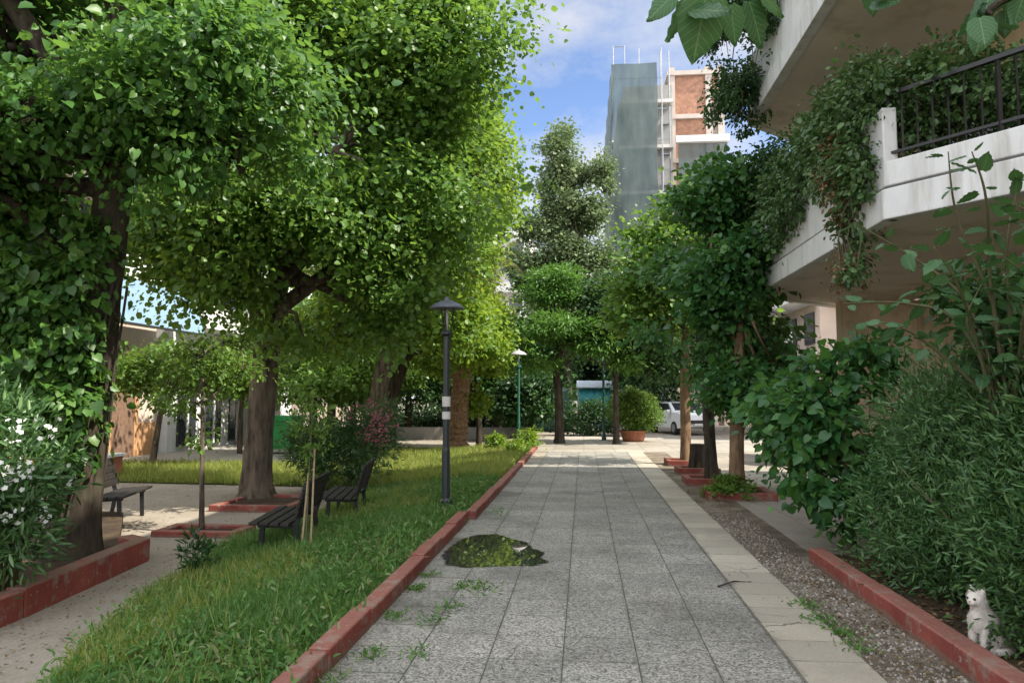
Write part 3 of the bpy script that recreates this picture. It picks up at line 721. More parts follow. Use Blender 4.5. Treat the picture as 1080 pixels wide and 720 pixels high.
# building wrapped in scaffold net
sb = thing('scaffolded_building', 'tall block wrapped in grey-green scaffold netting', 'building', (3.6, 52, 0))
sx0, sx1, sy0, sy1, sz1 = 2.25, 4.9, 45.6, 62, 22.4
MB().box(sx0 + .4, sx1 + .8, sy0 + .6, sy1, 0, sz1 - 1.0).build('wall', M['concrete'], sb)
for k in range(7):
    MB().box(sx0 + .1, sx1 + .8, sy0 + .1, sy1, 2.9 * k + 2.7, 2.9 * k + 2.9).build('floor_slab', M['wall_pale'], sb)
sc_ = MB()
for x in (sx0 - .25, (sx0 + sx1) / 2, sx1 + .05):
    sc_.tube([(x, sy0 - .55, 0), (x, sy0 - .55, sz1 + .9)], .035, 6)
for y in np.arange(sy0 + 1.5, sy1, 2.4): sc_.tube([(sx0 - .28, y, 0), (sx0 - .28, y, sz1 + .4)], .035, 6)
for z in np.arange(1.9, sz1, 1.95):
    sc_.tube([(sx0 - .25, sy0 - .55, z), (sx1 + .05, sy0 - .55, z)], .028, 6); sc_.tube([(sx0 - .28, sy0 - .5, z), (sx0 - .28, sy1, z)], .028, 6)
for x in (sx0 - .25, sx0 + .45): sc_.tube([(x, sy0 - .5, sz1 - .3), (x, sy0 - .5, sz1 + 1.15)], .035, 6)
sc_.tube([(sx0 - .25, sy0 - .5, sz1 + 1.12), (sx0 + .45, sy0 - .5, sz1 + 1.12)], .035, 6)
sc_.build('scaffold', M['steel'], sb)
nt = MB()                                            # slack net: rows of slightly wavy cloth
def net(P, nu, nv, amp, seed):
    b = len(nt.v); rg = random.Random(seed)
    for j in range(nv + 1):
        for i in range(nu + 1):
            q = P(i / nu, j / nv); nt.v.append((q[0] + amp * math.sin(i * 2.1 + j * .7 + seed), q[1] + amp * math.cos(j * 1.9 + i), q[2]))
    for j in range(nv):
        for i in range(nu):
            a = b + j * (nu + 1) + i; nt.f.append((a, a + 1, a + nu + 2, a + nu + 1))
net(lambda u, v: (sx0 - .36 + u * (sx1 - sx0 + .1), sy0 - .68, .3 + v * (sz1 - .4)), 8, 24, .04, 1)
net(lambda u, v: (sx0 - .38, sy0 - .68 + u * (sy1 - sy0), .3 + v * (sz1 - .4 - 0.9 * u * 0)), 14, 24, .04, 2)
nt.build('netting', M['net'], sb, smooth=True)

br = thing('unfinished_building', 'unfinished block with bare orange brick infill and pale concrete frame', 'building', (7.4, 52, 0))
bx0, bx1, by0 = 5.55, 9.0, 46.6
MB().box(bx0 + .15, bx1 - .15, by0 + .35, 60, 0, 22.6).build('core_wall', M['concrete_pink'], br)
for x in (bx0, bx0 + 2.3, bx1 - .4):
    MB().box(x, x + .4, by0, by0 + .4, 0, 22.7).build('column', M['concrete_pink'], br)
for k in range(1, 8):
    MB().box(bx0 - .1, bx1 + .1, by0 - .08, 60, 2.85 * k + 2.5 - .28, 2.85 * k + 2.5).build('floor_slab', M['concrete_pink'], br)
for k in range(3, 8):
    for j, (x, pw_) in enumerate(((bx0 + .4, 1.9), (bx0 + 2.7, .35))):
        z0 = 2.85 * (k - 1) + 2.5
        if (k, j) in ((6, 1), (4, 0), (5, 2)):
            MB().box(x, x + pw_, by0 + .2, by0 + .36, z0, z0 + 1.0).build('brick_panel', M['brick'], br)
        else: MB().box(x, x + pw_, by0 + .12, by0 + .34, z0, z0 + 2.55).build('brick_panel', M['brick'], br)
st = MB()
for k in range(5):
    st.box(4.98, 5.5, 46.0, 46.9, 11 + 1.95 * k, 11.08 + 1.95 * k); st.bar((4.98, 46.0, 12 + 1.95 * k), (5.5, 46.0, 12 + 1.95 * k), .05, .05)
for x in (4.98, 5.5): st.tube([(x, 45.95, 0), (x, 45.95, 23.5)], .045, 6)
st.build('hoist_platform', M['steel'], br)
nt = MB(); net(lambda u, v: (5.9 + u * 3.0, 45.4, 5 + v * 12.3), 8, 14, .04, 5)
nt.build('netting', M['net'], br, smooth=True)
MB().box(5.8, 9.0, 45.2, 45.7, 17.35, 17.75).build('ledge', M['white_paint'], br)

# ------------------------------------------------------------------ trees
def smooth_path(pts, n=5):
    pts = [np.array(p, float) for p in pts]; P = [pts[0]] + pts + [pts[-1]]; out = []
    for i in range(1, len(P) - 2):
        for k in range(n):
            t = k / n; a, b, c, d = P[i - 1], P[i], P[i + 1], P[i + 2]
            out.append(.5 * ((2 * b) + (-a + c) * t + (2 * a - 5 * b + 4 * c - d) * t * t + (-a + 3 * b - 3 * c + d) * t ** 3))
    out.append(pts[-1]); return out
def tree(name, label, base, trunk, blobs, nclus, per, crad, L, ratio, lmat, bmat='bark', shape='oval', seed=1, limbs=1.0, group=None, cat='tree', crown_kw=None, flute=.10, limb_r=.35, jit=.04, extra_limbs=()):
    t = thing(name, label, cat, base, group); rg = np.random.default_rng(seed); pr = random.Random(seed)
    b = MB(); base = np.array(base, float)
    pts = smooth_path([(base[0] + x, base[1] + y, base[2] + z, r) for x, y, z, r in trunk])
    b.tube([p[:3] for p in pts], [p[3] for p in pts], 12, jit, pr, flute)
    B = [(base[0] + x, base[1] + y, base[2] + z, a, c, d) for x, y, z, a, c, d in blobs]
    top = pts[-1]; fork = pts[max(0, int(len(pts) * .62))]
    P = crown(t, 'crown', B, nclus, per, crad, L, ratio, M[lmat], shape, rg, **(crown_kw or {}))
    ctr = np.array([q[:3] for q in B])
    for q in B:
        s = pts[min(len(pts) - 1, max(0, int(len(pts) * pr.uniform(.6, 1))))]
        e = np.array(q[:3]); mid = (s[:3] + e) / 2 + rg.normal(size=3) * .12 * np.linalg.norm(e - s[:3]); r0 = min(s[3] * .8, top[3] * 1.1) * .8
        pp = smooth_path([(*s[:3], r0), (*mid, r0 * .62), (*e, r0 * limb_r)], 4)
        b.tube([p[:3] for p in pp], [p[3] for p in pp], 7, .05, pr)
    m = int(min(len(P), 70 * limbs))
    for i in rg.choice(len(P), m, replace=False):
        j = np.argmin(np.linalg.norm(ctr - P[i], axis=1)); s = ctr[j] + rg.normal(size=3) * .1 * np.array(B[j][3:])
        mid = (s + P[i]) / 2 + rg.normal(size=3) * .1; mid[2] += .12; r0 = max(.012, top[3] * .30)
        b.tube([s, mid, P[i]], [r0, r0 * .6, r0 * .2], 5)
    for seg in extra_limbs:
        pp = smooth_path([(base[0] + x, base[1] + y, base[2] + z, r) for x, y, z, r in seg], 5)
        b.tube([p[:3] for p in pp], [p[3] for p in pp], 9, .05, pr)
    b.build('trunk', M[bmat], t, smooth=True)
    return t

# T1: ivy-clad tree at the left edge
b1 = gp(72, 588, -.15)
t1 = tree('broadleaf_tree', 'ivy-clad broadleaf tree with thick dark trunk behind the white oleander', b1,
     [(0, 0, -.3, .46), (.02, 0, .2, .33), (.10, 0, 1.2, .26), (.22, 0, 2.6, .23), (.36, 0, 4.2, .21), (.45, 0, 5.2, .2)],
     [(-.6, 0, 6.2, 2.2, 2.2, 1.7), (1.3, .3, 5.9, 1.9, 2, 1.5), (-1.5, -.7, 4.7, 1.5, 1.6, 1.2), (.1, -1.2, 4.9, 1.6, 1.4, 1.0), (1.7, .4, 4.9, 1.0, 1.4, .7), (-.2, 0, 7.6, 2.4, 2.4, 1.3), (-1.2, -1, 3.4, 1.0, 1.2, .9), (-1.1, -1.4, 4.2, 1.0, .8, .8)],
     1150, 46, .36, .085, .85, 'leaf_heart', 'bark_dark', 'heart', 11, extra_limbs=[[(.42, 0, 4.6, .2), (.1, -.2, 5.4, .15), (-.7, -.4, 6.6, .12), (-1.4, -.6, 7.6, .08)], [(.44, 0, 4.9, .18), (.5, -.1, 6.2, .13), (.45, -.2, 7.8, .1)]],
     crown_kw=dict(gap=.10, gk=1.6, shell=.6))
iv = thing('ivy', 'ivy hanging in curtains round the thick dark trunk', 'ivy', (b1.x, b1.y, .3))
rg = np.random.default_rng(21)
crown(iv, 'foliage', [(b1.x + .02, b1.y - .25, 1.6, .48, .40, .62), (b1.x - .5, b1.y - .2, 2.4, .7, .6, 1.0), (b1.x + .12, b1.y - .3, 2.6, .42, .35, .75), (b1.x - .75, b1.y - .3, 3.5, .7, .6, .8), (b1.x + .22, b1.y - .3, 3.3, .35, .3, .5)],
      330, 40, .18, .10, .9, M['leaf_ivy'], 'heart', rg, droop=.9, gap=-.35)
sv = MB(); pr = random.Random(4)
for k in range(9):
    a = pr.uniform(0, 6.28); pts = [(b1.x + .28 * math.cos(a + z * .3) + z * .09, b1.y + .28 * math.sin(a + z * .3), z) for z in np.arange(-.1, 3.2, .4)]
    sv.tube(pts, .016, 5)
sv.build('stem', M['bark_dark'], iv, smooth=True)

# T2: big plane tree
b2 = gp(270, 526, -.28)
tree('plane_tree', 'large plane tree with grey trunk in a red kerb ring, mid plaza', b2,
     [(0, 0, -.1, .50), (0, 0, .12, .38), (0, 0, .5, .30), (.05, 0, 1.6, .27), (.16, 0, 3.2, .26), (.3, .1, 4.4, .23), (.5, .2, 5.6, .22)],
     [(.8, .2, 8.0, 3.0, 2.8, 2.4), (3.65, -.1, 8.6, 1.95, 2.2, 2.0), (3.4, .4, 6.3, 1.8, 2.2, 1.7), (.9, -.9, 3.8, 1.3, 1.0, .8), (2.3, -.5, 3.7, 1.4, 1.2, .9), (-1.1, -.6, 4.3, .8, .9, .7), (.2, -1.4, 4.6, 1.4, .9, .9), (1.9, -1.3, 6.6, 1.7, 1.0, 1.4), (-.9, -.4, 5.6, 1.9, 2.0, 1.7), (1.2, -1.2, 5.4, 2.1, 1.6, 1.6), (.4, .2, 10.0, 2.8, 2.6, 1.5), (3.4, .6, 10.4, 2.0, 2.3, 1.5), (2.0, -.4, 4.4, 1.6, 1.5, .9), (-1.2, 0, 4.9, 1.0, 1.3, .7), (-1.6, 0, 7.6, 1.8, 2, 1.6)],
     3200, 50, .40, .098, .95, 'leaf_plane', 'bark', 'oval', 12, limbs=1.6,
     extra_limbs=[[(.3, .1, 4.4, .24), (1.0, 0, 6.0, .18), (2.2, -.1, 7.6, .12), (3.4, 0, 8.8, .07)], [(.18, 0, 3.4, .26), (-.5, 0, 4.8, .18), (-1.2, -.2, 6.4, .1)]], crown_kw=dict(gap=.03, gk=1.25, shell=.55))
# T3: second plane tree, leaning
b3 = gp(392, 486, -.28)
tree('plane_tree', 'plane tree with leaning grey-brown trunk behind the pink oleander', b3,
     [(0, 0, -.1, .46), (0, 0, .15, .36), (.03, 0, .6, .29), (.1, 0, 1.6, .27), (.35, 0, 2.9, .26), (.8, 0, 4.2, .21), (1.2, 0, 5.6, .22)],
     [(1.4, 0, 7.6, 2.6, 2.4, 2.2), (2.5, -.3, 5.8, 1.5, 1.8, 1.4), (3.2, 0, 9.2, 1.8, 2.0, 1.6), (.6, -.4, 5.2, 2.0, 1.8, 1.5), (-1.2, 0, 6.4, 2.2, 2, 1.8), (2.2, 0, 9.6, 2.4, 2.2, 1.7), (2.2, -.6, 4.3, 1.5, 1.2, .9), (-1.8, 0, 4.2, 1.6, 1.6, 1.0)],
     1900, 44, .48, .12, .95, 'leaf_plane_sunlit', 'bark', 'oval', 13, limbs=1.2, crown_kw=dict(gap=.02, gk=1.35, shell=.6))
b3b = gp(408, 478, -.28)
tree('plane_tree', 'dark slender tree close behind the leaning plane trunk', b3b,
     [(0, 0, -.1, .34), (.05, 0, 1.2, .28), (.3, 0, 2.6, .26), (.9, 0, 3.8, .2), (2.0, 0, 4.6, .14)],
     [(2.2, 0, 5.0, 1.7, 1.6, .9), (3.2, -.4, 3.9, 1.3, 1.2, .7), (1.0, 0, 5.6, 1.5, 1.5, 1.1)],
     420, 40, .45, .13, .9, 'leaf_yellow', 'bark_dark', 'oval', 14)
# yellow-green tree around the lamp
by = gp(505, 468, -.2)
tree('young_plane_tree', 'sunlit yellow-green young tree behind the dark lamp post', by,
     [(0, 0, -.1, .14), (0, 0, 1.2, .11), (-.2, 0, 2.8, .09), (-.4, 0, 4.4, .06)],
     [(-.9, -.5, 5.6, 1.5, 1.2, 1.1), (.2, -.6, 5.4, 1.1, 1.0, .9), (-1.6, -.3, 3.8, 1.2, 1.0, .8), (.4, -.4, 3.5, .9, .9, .5), (.1, -1.8, 1.9, .7, .6, .35), (-.8, 0, 7.0, 1.2, 1.2, 1.0), (-1.9, -.6, 6.6, 1.2, 1.0, 1.0)],
     560, 42, .38, .14, .9, 'leaf_yellow', 'bark_dark', 'oval', 15, crown_kw=dict(gap=-.15, gk=2))
# T4 feathery tree at the path end
b4 = gp(590, 467, 0)
tree('mimosa_tree', 'feathery flat-layered tree at the end of the path', b4,
     [(0, 0, -.05, .24), (0, 0, .5, .18), (-.03, 0, 1.8, .16), (-.1, 0, 2.8, .14), (.1, 0, 3.8, .11), (.2, 0, 4.8, .07)],
     [(-.1, 0, 6.2, .9, 1.1, .45), (-.5, .2, 5.6, 1.1, 1.2, .4), (.9, .2, 5.4, .9, 1.1, .4), (-1.6, -.2, 4.7, 1.2, 1.2, .4), (1.8, 0, 4.5, 1.1, 1.3, .4), (-.2, -.6, 4.3, 1.7, 1.4, .4), (-2.3, 0, 3.7, 1.1, 1.2, .4), (1.5, -.2, 3.7, 1.2, 1.2, .4), (2.8, 0, 4.3, 1.0, 1.2, .35), (-1.0, -.4, 3.0, .9, 1.0, .3), (2.2, -.3, 3.0, .8, .9, .3)],
     560, 46, .46, .16, .32, 'leaf_feather', 'bark_dark', 'oval', 16, limbs=1.2, crown_kw=dict(flat=.45, droop=.2, gap=-.05, gk=1.8))
# T5 tall grey-green poplar
b5 = gp(602, 449, 0); b5 = Vector((-1.0, 43, 0))
tree('poplar_tree', 'tall grey-green poplar beside the scaffolded block', b5,
     [(0, 0, -.1, .4), (0, 0, 3, .3), (.1, 0, 8, .22), (0, 0, 13, .12), (.1, 0, 17, .05)],
     [(0, 0, 15.4, 1.3, 1.4, 2.1), (-1.6, 0, 12.2, 1.3, 1.5, 1.9), (.9, 0, 12.6, 1.3, 1.4, 2.2), (2.0, 0, 15.0, .7, .9, 1.4), (-2.0, 0, 9.2, 1.4, 1.5, 1.8), (1.5, 0, 9.4, 1.7, 1.6, 1.8), (0, 0, 7, 2.2, 2, 1.6), (2.2, 0, 7.5, 1.2, 1.5, 1.5), (-.2, -.3, 11, 1.2, 1.2, 1.8)],
     1500, 40, .45, .18, .85, 'leaf_grey', 'bark', 'quad', 17, limbs=1.4, crown_kw=dict(gap=-.12, gk=1.6))
# slim dark tree by the green post
b6 = gp(650, 468, 0)
tree('slim_tree', 'slim tree with straight black trunk beside the potted round bush', b6,
     [(0, 0, -.05, .2), (0, 0, .3, .12), (0, 0, 2, .095), (0, 0, 4, .08), (.05, 0, 5.4, .04)],
     [(.1, 0, 5.4, 1.3, 1.2, 1.0), (1.2, 0, 4.4, 1.4, 1.2, .9), (-.9, 0, 4.3, 1.0, 1.0, .6), (1.6, .3, 3.2, 1.1, 1.0, .7), (2.2, .3, 5.4, 1.2, 1.1, 1.0)],
     420, 40, .36, .14, .8, 'leaf_dark', 'bark_dark', 'oval', 18)
# palm
bp = gp(482, 474, -.26)
pm = thing('palm_tree', 'shaggy palm with sunlit brown trunk beyond the dark lamp post', 'palm', bp)
tb = MB(); pr = random.Random(5)
pz = list(np.arange(-.1, 7.3, .11))
tb.tube([(bp.x + .06 * z, bp.y, bp.z + z) for z in pz], [(.33 if z > .3 else .42) * (1 + .10 * (i % 2)) * (1 + .12 * max(0, z - 5.6)) for i, z in enumerate(pz)], 14, .10, pr)
tb.build('trunk', M['bark_palm'], pm)
fc, fd, fn, fL, fW = [], [], [], [], []
for k in range(46):
    a = pr.uniform(0, 6.28); dead = k < 20
    out = pr.uniform(.7, 1.25) if dead else pr.uniform(1.3, 2.3); drop = pr.uniform(1.4, 2.2) if dead else pr.uniform(-1.4, 1.1)
    for i in range(26):
        t = i / 25
        p = np.array([bp.x + .55 + math.cos(a) * out * (t ** .8), bp.y + math.sin(a) * out * (t ** .8), bp.z + 7.2 + (.5 * math.sin(t * 2.2) - drop * t * t)])
        for s in (-1, 1):
            dirv = np.array([-math.sin(a) * s * .9 + math.cos(a) * .7, math.cos(a) * s * .9 + math.sin(a) * .7, -.45])
            fc.append(p); fd.append(dirv); fn.append([0, 0, 1]); fL.append(.42 * (1 - .6 * abs(t - .5))); fW.append(.035)
leaves('fronds', np.array(fc), np.array(fd), np.array(fn, float) + np.random.default_rng(2).normal(size=(len(fc), 3)) * .2, np.array(fL), np.array(fW), M['palm_leaf'], pm, 'lance')

# right row of street trees in red planters
def planter(px, py, w, d, label, h=.13):
    q = gp(px, py, 0); x, y = q.x, q.y + d / 2
    t = thing('tree_planter', label, 'planter', (x, y, 0), 'red kerb planters along the right side')
    k = MB(); e = .13
    k.box(x - w/2, x + w/2, y - d/2, y - d/2 + e, -.02, h); k.box(x - w/2, x + w/2, y + d/2 - e, y + d/2, -.02, h)
    k.box(x - w/2, x - w/2 + e, y - d/2 + e + .002, y + d/2 - e - .002, -.02, h - .003); k.box(x + w/2 - e, x + w/2, y - d/2 + e + .002, y + d/2 - e - .002, -.02, h - .003)
    k.build('kerb_frame', M['kerb'], t, bevel=.012)
    MB().box(x - w/2 + e - .01, x + w/2 - e + .01, y - d/2 + e - .01, y + d/2 - e + .01, -.02, h - .05).build('soil', M['soil'], t)
    return Vector((x, y, h - .05))
pA = planter(724, 491, .95, .9, 'red kerb planter round the tan trunk, farthest of the row')
pB = planter(738, 500, .95, .8, 'red kerb planter holding the dark stump')
pC = planter(752, 512, 1.0, .9, 'red kerb planter round the thin black trunk')
pD = planter(784, 528, 1.15, 1.0, 'red kerb planter round the greyish trunk with ground cover, nearest of the row')
tree('street_tree', 'street tree with smooth tan trunk in the farthest red planter', pA,
     [(.05, 0, 0, .17), (.05, 0, .4, .14), (.06, 0, 2.2, .13), (.1, 0, 3.4, .10), (.15, 0, 4.8, .07)],
     [(.0, 0, 5.0, 1.2, 1.3, 1.2), (-.9, 0, 4.1, 1.1, 1.1, .8), (.9, 0, 4.4, 1.1, 1.2, 1.0), (-.7, 0, 5.9, .8, 1, .7), (.3, 0, 6.6, .8, .9, .7), (-1.0, -.3, 5.3, .8, .8, .5)],
     260, 36, .34, .13, .85, 'leaf_plane', 'bark_red', 'oval', 31, group='street trees in the red planters')
tree('street_tree', 'street tree with thin black trunk and dense dark crown in a red planter', pC,
     [(.05, 0, 0, .16), (.04, 0, .5, .125), (0, 0, 1.8, .115), (.05, 0, 3.2, .09), (.1, 0, 4.6, .05)],
     [(.1, 0, 3.9, 1.25, 1.2, 1.3), (-.7, 0, 3.3, .8, .9, .7), (.9, 0, 3.0, .8, .9, .8), (.3, 0, 5.4, .9, 1.0, .9), (.6, .2, 2.4, .8, .8, .45), (.1, 0, 4.6, .8, .9, .9)],
     400, 42, .32, .105, .9, 'leaf_mul', 'bark_dark', 'heart', 32, crown_kw=dict(gap=.10, gk=2.0), group='street trees in the red planters')
tree('street_tree', 'street tree with greyish bare lower trunk in the nearest red planter', pD,
     [(.0, 0, 0, .16), (0, 0, .6, .13), (.05, 0, 1.6, .12), (.1, 0, 2.8, .08), (.1, 0, 4.0, .05)],
     [(.0, 0, 4.2, .9, .9, 1.0), (.1, .1, 3.2, .8, .8, .6), (-.2, .2, 5.2, .7, .7, .7), (.05, -.2, 2.0, .6, .5, .6), (.4, -.3, 1.5, .5, .4, .45), (.7, .2, 2.3, .7, .6, .5), (.8, .1, 1.2, .5, .5, .4)],
     400, 42, .30, .10, .9, 'leaf_mul', 'bark_red', 'heart', 33, crown_kw=dict(gap=.06, gk=2.2), group='street trees in the red planters')
stp = thing('tree_stump', 'dark cut stump standing in a red planter between the trunks', 'stump', pB)
MB().tube([(pB.x, pB.y, pB.z - .03), (pB.x, pB.y, .25), (pB.x + .01, pB.y, .48), (pB.x + .01, pB.y, .66)], [.22, .18, .165, .17], 14, .05, random.Random(3), .06).build('wood', M['bark_dark'], stp, smooth=False)
gcv = thing('ground_cover_plant', 'low leafy plant spilling over the nearest red planter', 'plant', (pD.x, pD.y - .3, .1))
crown(gcv, 'foliage', [(pD.x - .1, pD.y - .2, .16, .45, .4, .16)], 60, 26, .10, .07, .6, M['leaf_bush'], 'oval', np.random.default_rng(8))
MB().tube([(pD.x - .1, pD.y - .2, .02), (pD.x - .12, pD.y - .2, .2)], .012, 5).build('stem', M['twig'], gcv)

# background trees, left and centre
for (px, py, h, w, mt, lab, sd_) in [
    (430, 462, 5.2, 2.6, 'leaf_dark', 'dark bushy tree at the lawn end left of the palm', 41),
    (525, 461, 5.0, 2.2, 'leaf_feather', 'mid-green bushy tree right of the palm, behind the green lamp', 42),
    (560, 458, 3.0, 1.6, 'leaf_dark', 'low dark round tree behind the green lamp post', 43),
    (330, 468, 7.0, 3.4, 'leaf_plane', 'leafy tree behind the plane trunks near the green bin', 44),
    (372, 464, 6.0, 2.8, 'leaf_bush', 'light green tree between the two plane trunks in the distance', 45),
    (690, 455, 6.5, 2.4, 'leaf_dark', 'dark tree behind the white car beyond the potted bush', 46)]:
    q = gp(px, py, -.25 if px < 540 else 0)
    tree('background_tree', lab, q, [(0, 0, -.1, .2), (0, 0, h * .3, .15), (.1, 0, h * .6, .1), (.1, 0, h * .8, .05)],
         [(0, 0, h * .75, w * .8, w * .8, h * .25), (-w * .6, 0, h * .55, w * .6, w * .6, h * .2), (w * .6, 0, h * .55, w * .6, w * .6, h * .2), (0, -w * .3, h * .42, w * .8, w * .6, h * .17)],
         420, 40, .45, .17, .7, mt, 'bark_dark', 'quad', sd_)
# far trees closing the view behind the park
for (x, y, h, w, lab, sd_) in [(-16, 46, 9, 4.5, 'wide dark tree far behind the left lawn', 51), (-7.5, 50, 8, 3.6, 'dark tree in front of the balconied block behind the palm', 52), (-24, 44, 9, 4, 'dark tree far left behind the white shop', 53), (.6, 56, 9, 3.4, 'rounded tree in front of the grey white block at the street end', 54), (-3.4, 44, 7, 2.8, 'small tree left of the dark green tent', 55)]:
    tree('background_tree', lab, (x, y, -.3), [(0, 0, 0, .3), (0, 0, h * .4, .22), (0, 0, h * .8, .08)],
         [(0, 0, h * .7, w * .8, w * .8, h * .28), (-w * .5, 0, h * .45, w * .7, w * .6, h * .25), (w * .5, 0, h * .45, w * .7, w * .6, h * .25)], 520, 34, .7, .26, .7, 'leaf_dark', 'bark_dark', 'quad', sd_)

# young plaza trees on the left
def ring(px, py, w, d, label, z=-.3, mat='kerb', name='tree_planter', h=.16):
    q = gp(px, py, z); x, y = q.x, q.y + d / 2
    t = thing(name, label, 'planter', (x, y, z)); k = MB(); e = .15
    k.box(x - w/2, x + w/2, y - d/2, y - d/2 + e, z - .02, z + h); k.box(x - w/2, x + w/2, y + d/2 - e, y + d/2, z - .02, z + h)
    k.box(x - w/2, x - w/2 + e, y - d/2 + e + .002, y + d/2 - e - .002, z - .02, z + h - .003); k.box(x + w/2 - e, x + w/2, y - d/2 + e + .002, y + d/2 - e - .002, z - .02, z + h - .003)
    k.build('kerb_frame', M[mat], t, bevel=.015)
    MB().box(x - w/2 + e - .01, x + w/2 - e + .01, y - d/2 + e - .01, y + d/2 - e + .01, z - .02, z + h - .05).build('soil', M['soil'], t)
    return Vector((x, y, z + h - .05))
q1 = ring(203, 567, 1.3, .7, 'low red kerb planter round the thin young plaza tree', h=.09)
ring(262, 540, 1.5, 1.6, 'red kerb ring round the large plane trunk', h=.12)
tree('young_tree', 'thin young tree in the low red plaza planter', q1,
     [(-.05, 0, 0, .045), (-.07, 0, .8, .035), (-.10, .02, 1.6, .03), (-.12, 0, 2.3, .02)],
     [(-.15, 0, 2.6, .4, .4, .35), (-.55, 0, 2.05, .35, .4, .3), (.35, 0, 1.75, .4, .4, .3), (.5, .1, 2.4, .3, .4, .25), (-.2, .1, 1.5, .35, .3, .25)],
     85, 22, .22, .075, .6, 'leaf_bush', 'bark', 'oval', 61, limbs=.5, crown_kw=dict(gap=-.1, gk=3))
q2 = gp(160, 494, -.28)
tree('young_tree', 'leaning young street tree by the pink block', q2,
     [(0, 0, 0, .10), (.12, 0, 1.0, .08), (.3, 0, 2.2, .06), (.3, 0, 3.0, .04)],
     [(.3, 0, 2.9, 1.1, 1, .6), (-.8, 0, 2.7, .9, .9, .5), (1.3, 0, 2.6, 1.0, .9, .5), (2.4, .4, 2.6, .9, .9, .6)],
     260, 34, .34, .12, .7, 'leaf_bush', 'bark', 'oval', 62, limbs=.7)
tree('young_tree', 'small twin of the leaning street tree by the white shop', (-12.2, 25.5, -.28),
     [(0, 0, 0, .10), (0, 0, 1.4, .08), (.1, 0, 2.6, .05)],
     [(0, 0, 2.9, 1.2, 1.1, .6), (-1.0, 0, 2.7, .8, .9, .5), (1.0, 0, 2.9, .9, .9, .5)],
     260, 34, .34, .13, .7, 'leaf_bush', 'bark', 'oval', 63, limbs=.7)
# staked sapling on the lawn
qs = gp(322, 583, -.12)
ss = thing('staked_sapling', 'thin sapling tied to pale canes on the lawn by the benches', 'sapling', qs)
for (dx, dy, ex, h) in ((-.06, 0, .02, .95), (.05, .03, .09, 1.25)):
    MB().tube([(qs.x + dx, qs.y + dy, qs.z - .1), (qs.x + ex, qs.y + dy * .3, qs.z + h)], [.014, .011], 6).build('cane', M['cane'], ss)
MB().tube([(qs.x, qs.y, qs.z - .1), (qs.x + .02, qs.y, qs.z + .8), (qs.x + .06, qs.y, qs.z + 1.9)], [.012, .010, .006], 6).build('stem', M['twig'], ss)
crown(ss, 'foliage', [(qs.x + .06, qs.y, qs.z + 1.5, .22, .22, .4), (qs.x, qs.y, qs.z + 1.9, .16, .16, .25)], 34, 12, .09, .07, .45, M['leaf_bush'], 'oval', np.random.default_rng(64))

# ------------------------------------------------------------------ shrubs
def stems(t, c, spread, h, n, r, seed, mat='twig'):
    b = MB(); pr = random.Random(seed)
    for k in range(n):
        a = pr.uniform(0, 6.28); s = pr.uniform(.2, 1)
        b.tube([(c[0] + .1 * math.cos(a), c[1] + .1 * math.sin(a), c[2] - .05), (c[0] + spread[0] * .5 * s * math.cos(a), c[1] + spread[1] * .5 * s * math.sin(a), c[2] + h * .5), (c[0] + spread[0] * s * math.cos(a), c[1] + spread[1] * s * math.sin(a), c[2] + h * pr.uniform(.75, 1))], [r, r * .7, r * .3], 5)
    b.build('stem', M[mat], t, smooth=True)
def oleander(label, c, blobs, nclus, flower, nfl, seed, L=.13, cat='shrub', name='oleander_shrub', fl_blobs=None):
    t = thing(name, label, cat, c); rg = np.random.default_rng(seed)
    B = [(c[0] + x, c[1] + y, c[2] + z, a, b_, d) for x, y, z, a, b_, d in blobs]
    P, O, C, OO, off = crown_points(B, nclus, 30, .20, rg, gap=-.5, shell=.8, flat=1.0)
    N = len(C); d = unit(off) * .9 + OO * .45 + np.array([0, 0, .25]) + rg.normal(size=(N, 3)) * .55
    Ls = L * rg.uniform(.7, 1.25, N)
    leaves('foliage', C, d, OO * .5 + rg.normal(size=(N, 3)) * .6 + np.array([0, 0, .6]), Ls, Ls * .23, M['leaf_ole'], t, 'lance')
    sp = max(b[0] + b[3] for b in blobs) * .8; hh = max(b[2] + b[5] for b in blobs) * .9
    stems(t, c, (sp * .6, sp * .6), hh * .55, 22, .012, seed)
    if flower:
        FB = np.array([(c[0] + x, c[1] + y, c[2] + z, a, b_, d) for x, y, z, a, b_, d in (fl_blobs or blobs)])
        for q in range(0, nfl):                      # flower heads: five-petalled flowers in loose bunches
            pass
        k = rg.choice(len(FB), nfl); u = unit(rg.normal(size=(nfl, 3)) + np.array([.3, -.9, .2])); hp = FB[k, :3] + u * FB[k, 3:6] * 1.04
        fcs, fds, fns = [], [], []
        for h_ in hp:
            for f in range(9):
                o_ = h_ + rg.normal(size=3) * .065; nn = unit((rg.normal(size=(1, 3)) * .5 + np.array([[.2, -.8, .5]])))[0]
                a_ = np.cross(nn, [0, 0, 1.]); a_ /= np.linalg.norm(a_); b_ = np.cross(nn, a_)
                for pt in range(5):
                    th = pt * 1.2566; fcs.append(o_); fds.append(a_ * math.cos(th) + b_ * math.sin(th) + nn * .25); fns.append(nn)
        leaves('flower', np.array(fcs), np.array(fds), np.array(fns), .026, .022, M[flower], t, 'oval')
    return t
qo = gp(10, 600, -.15)
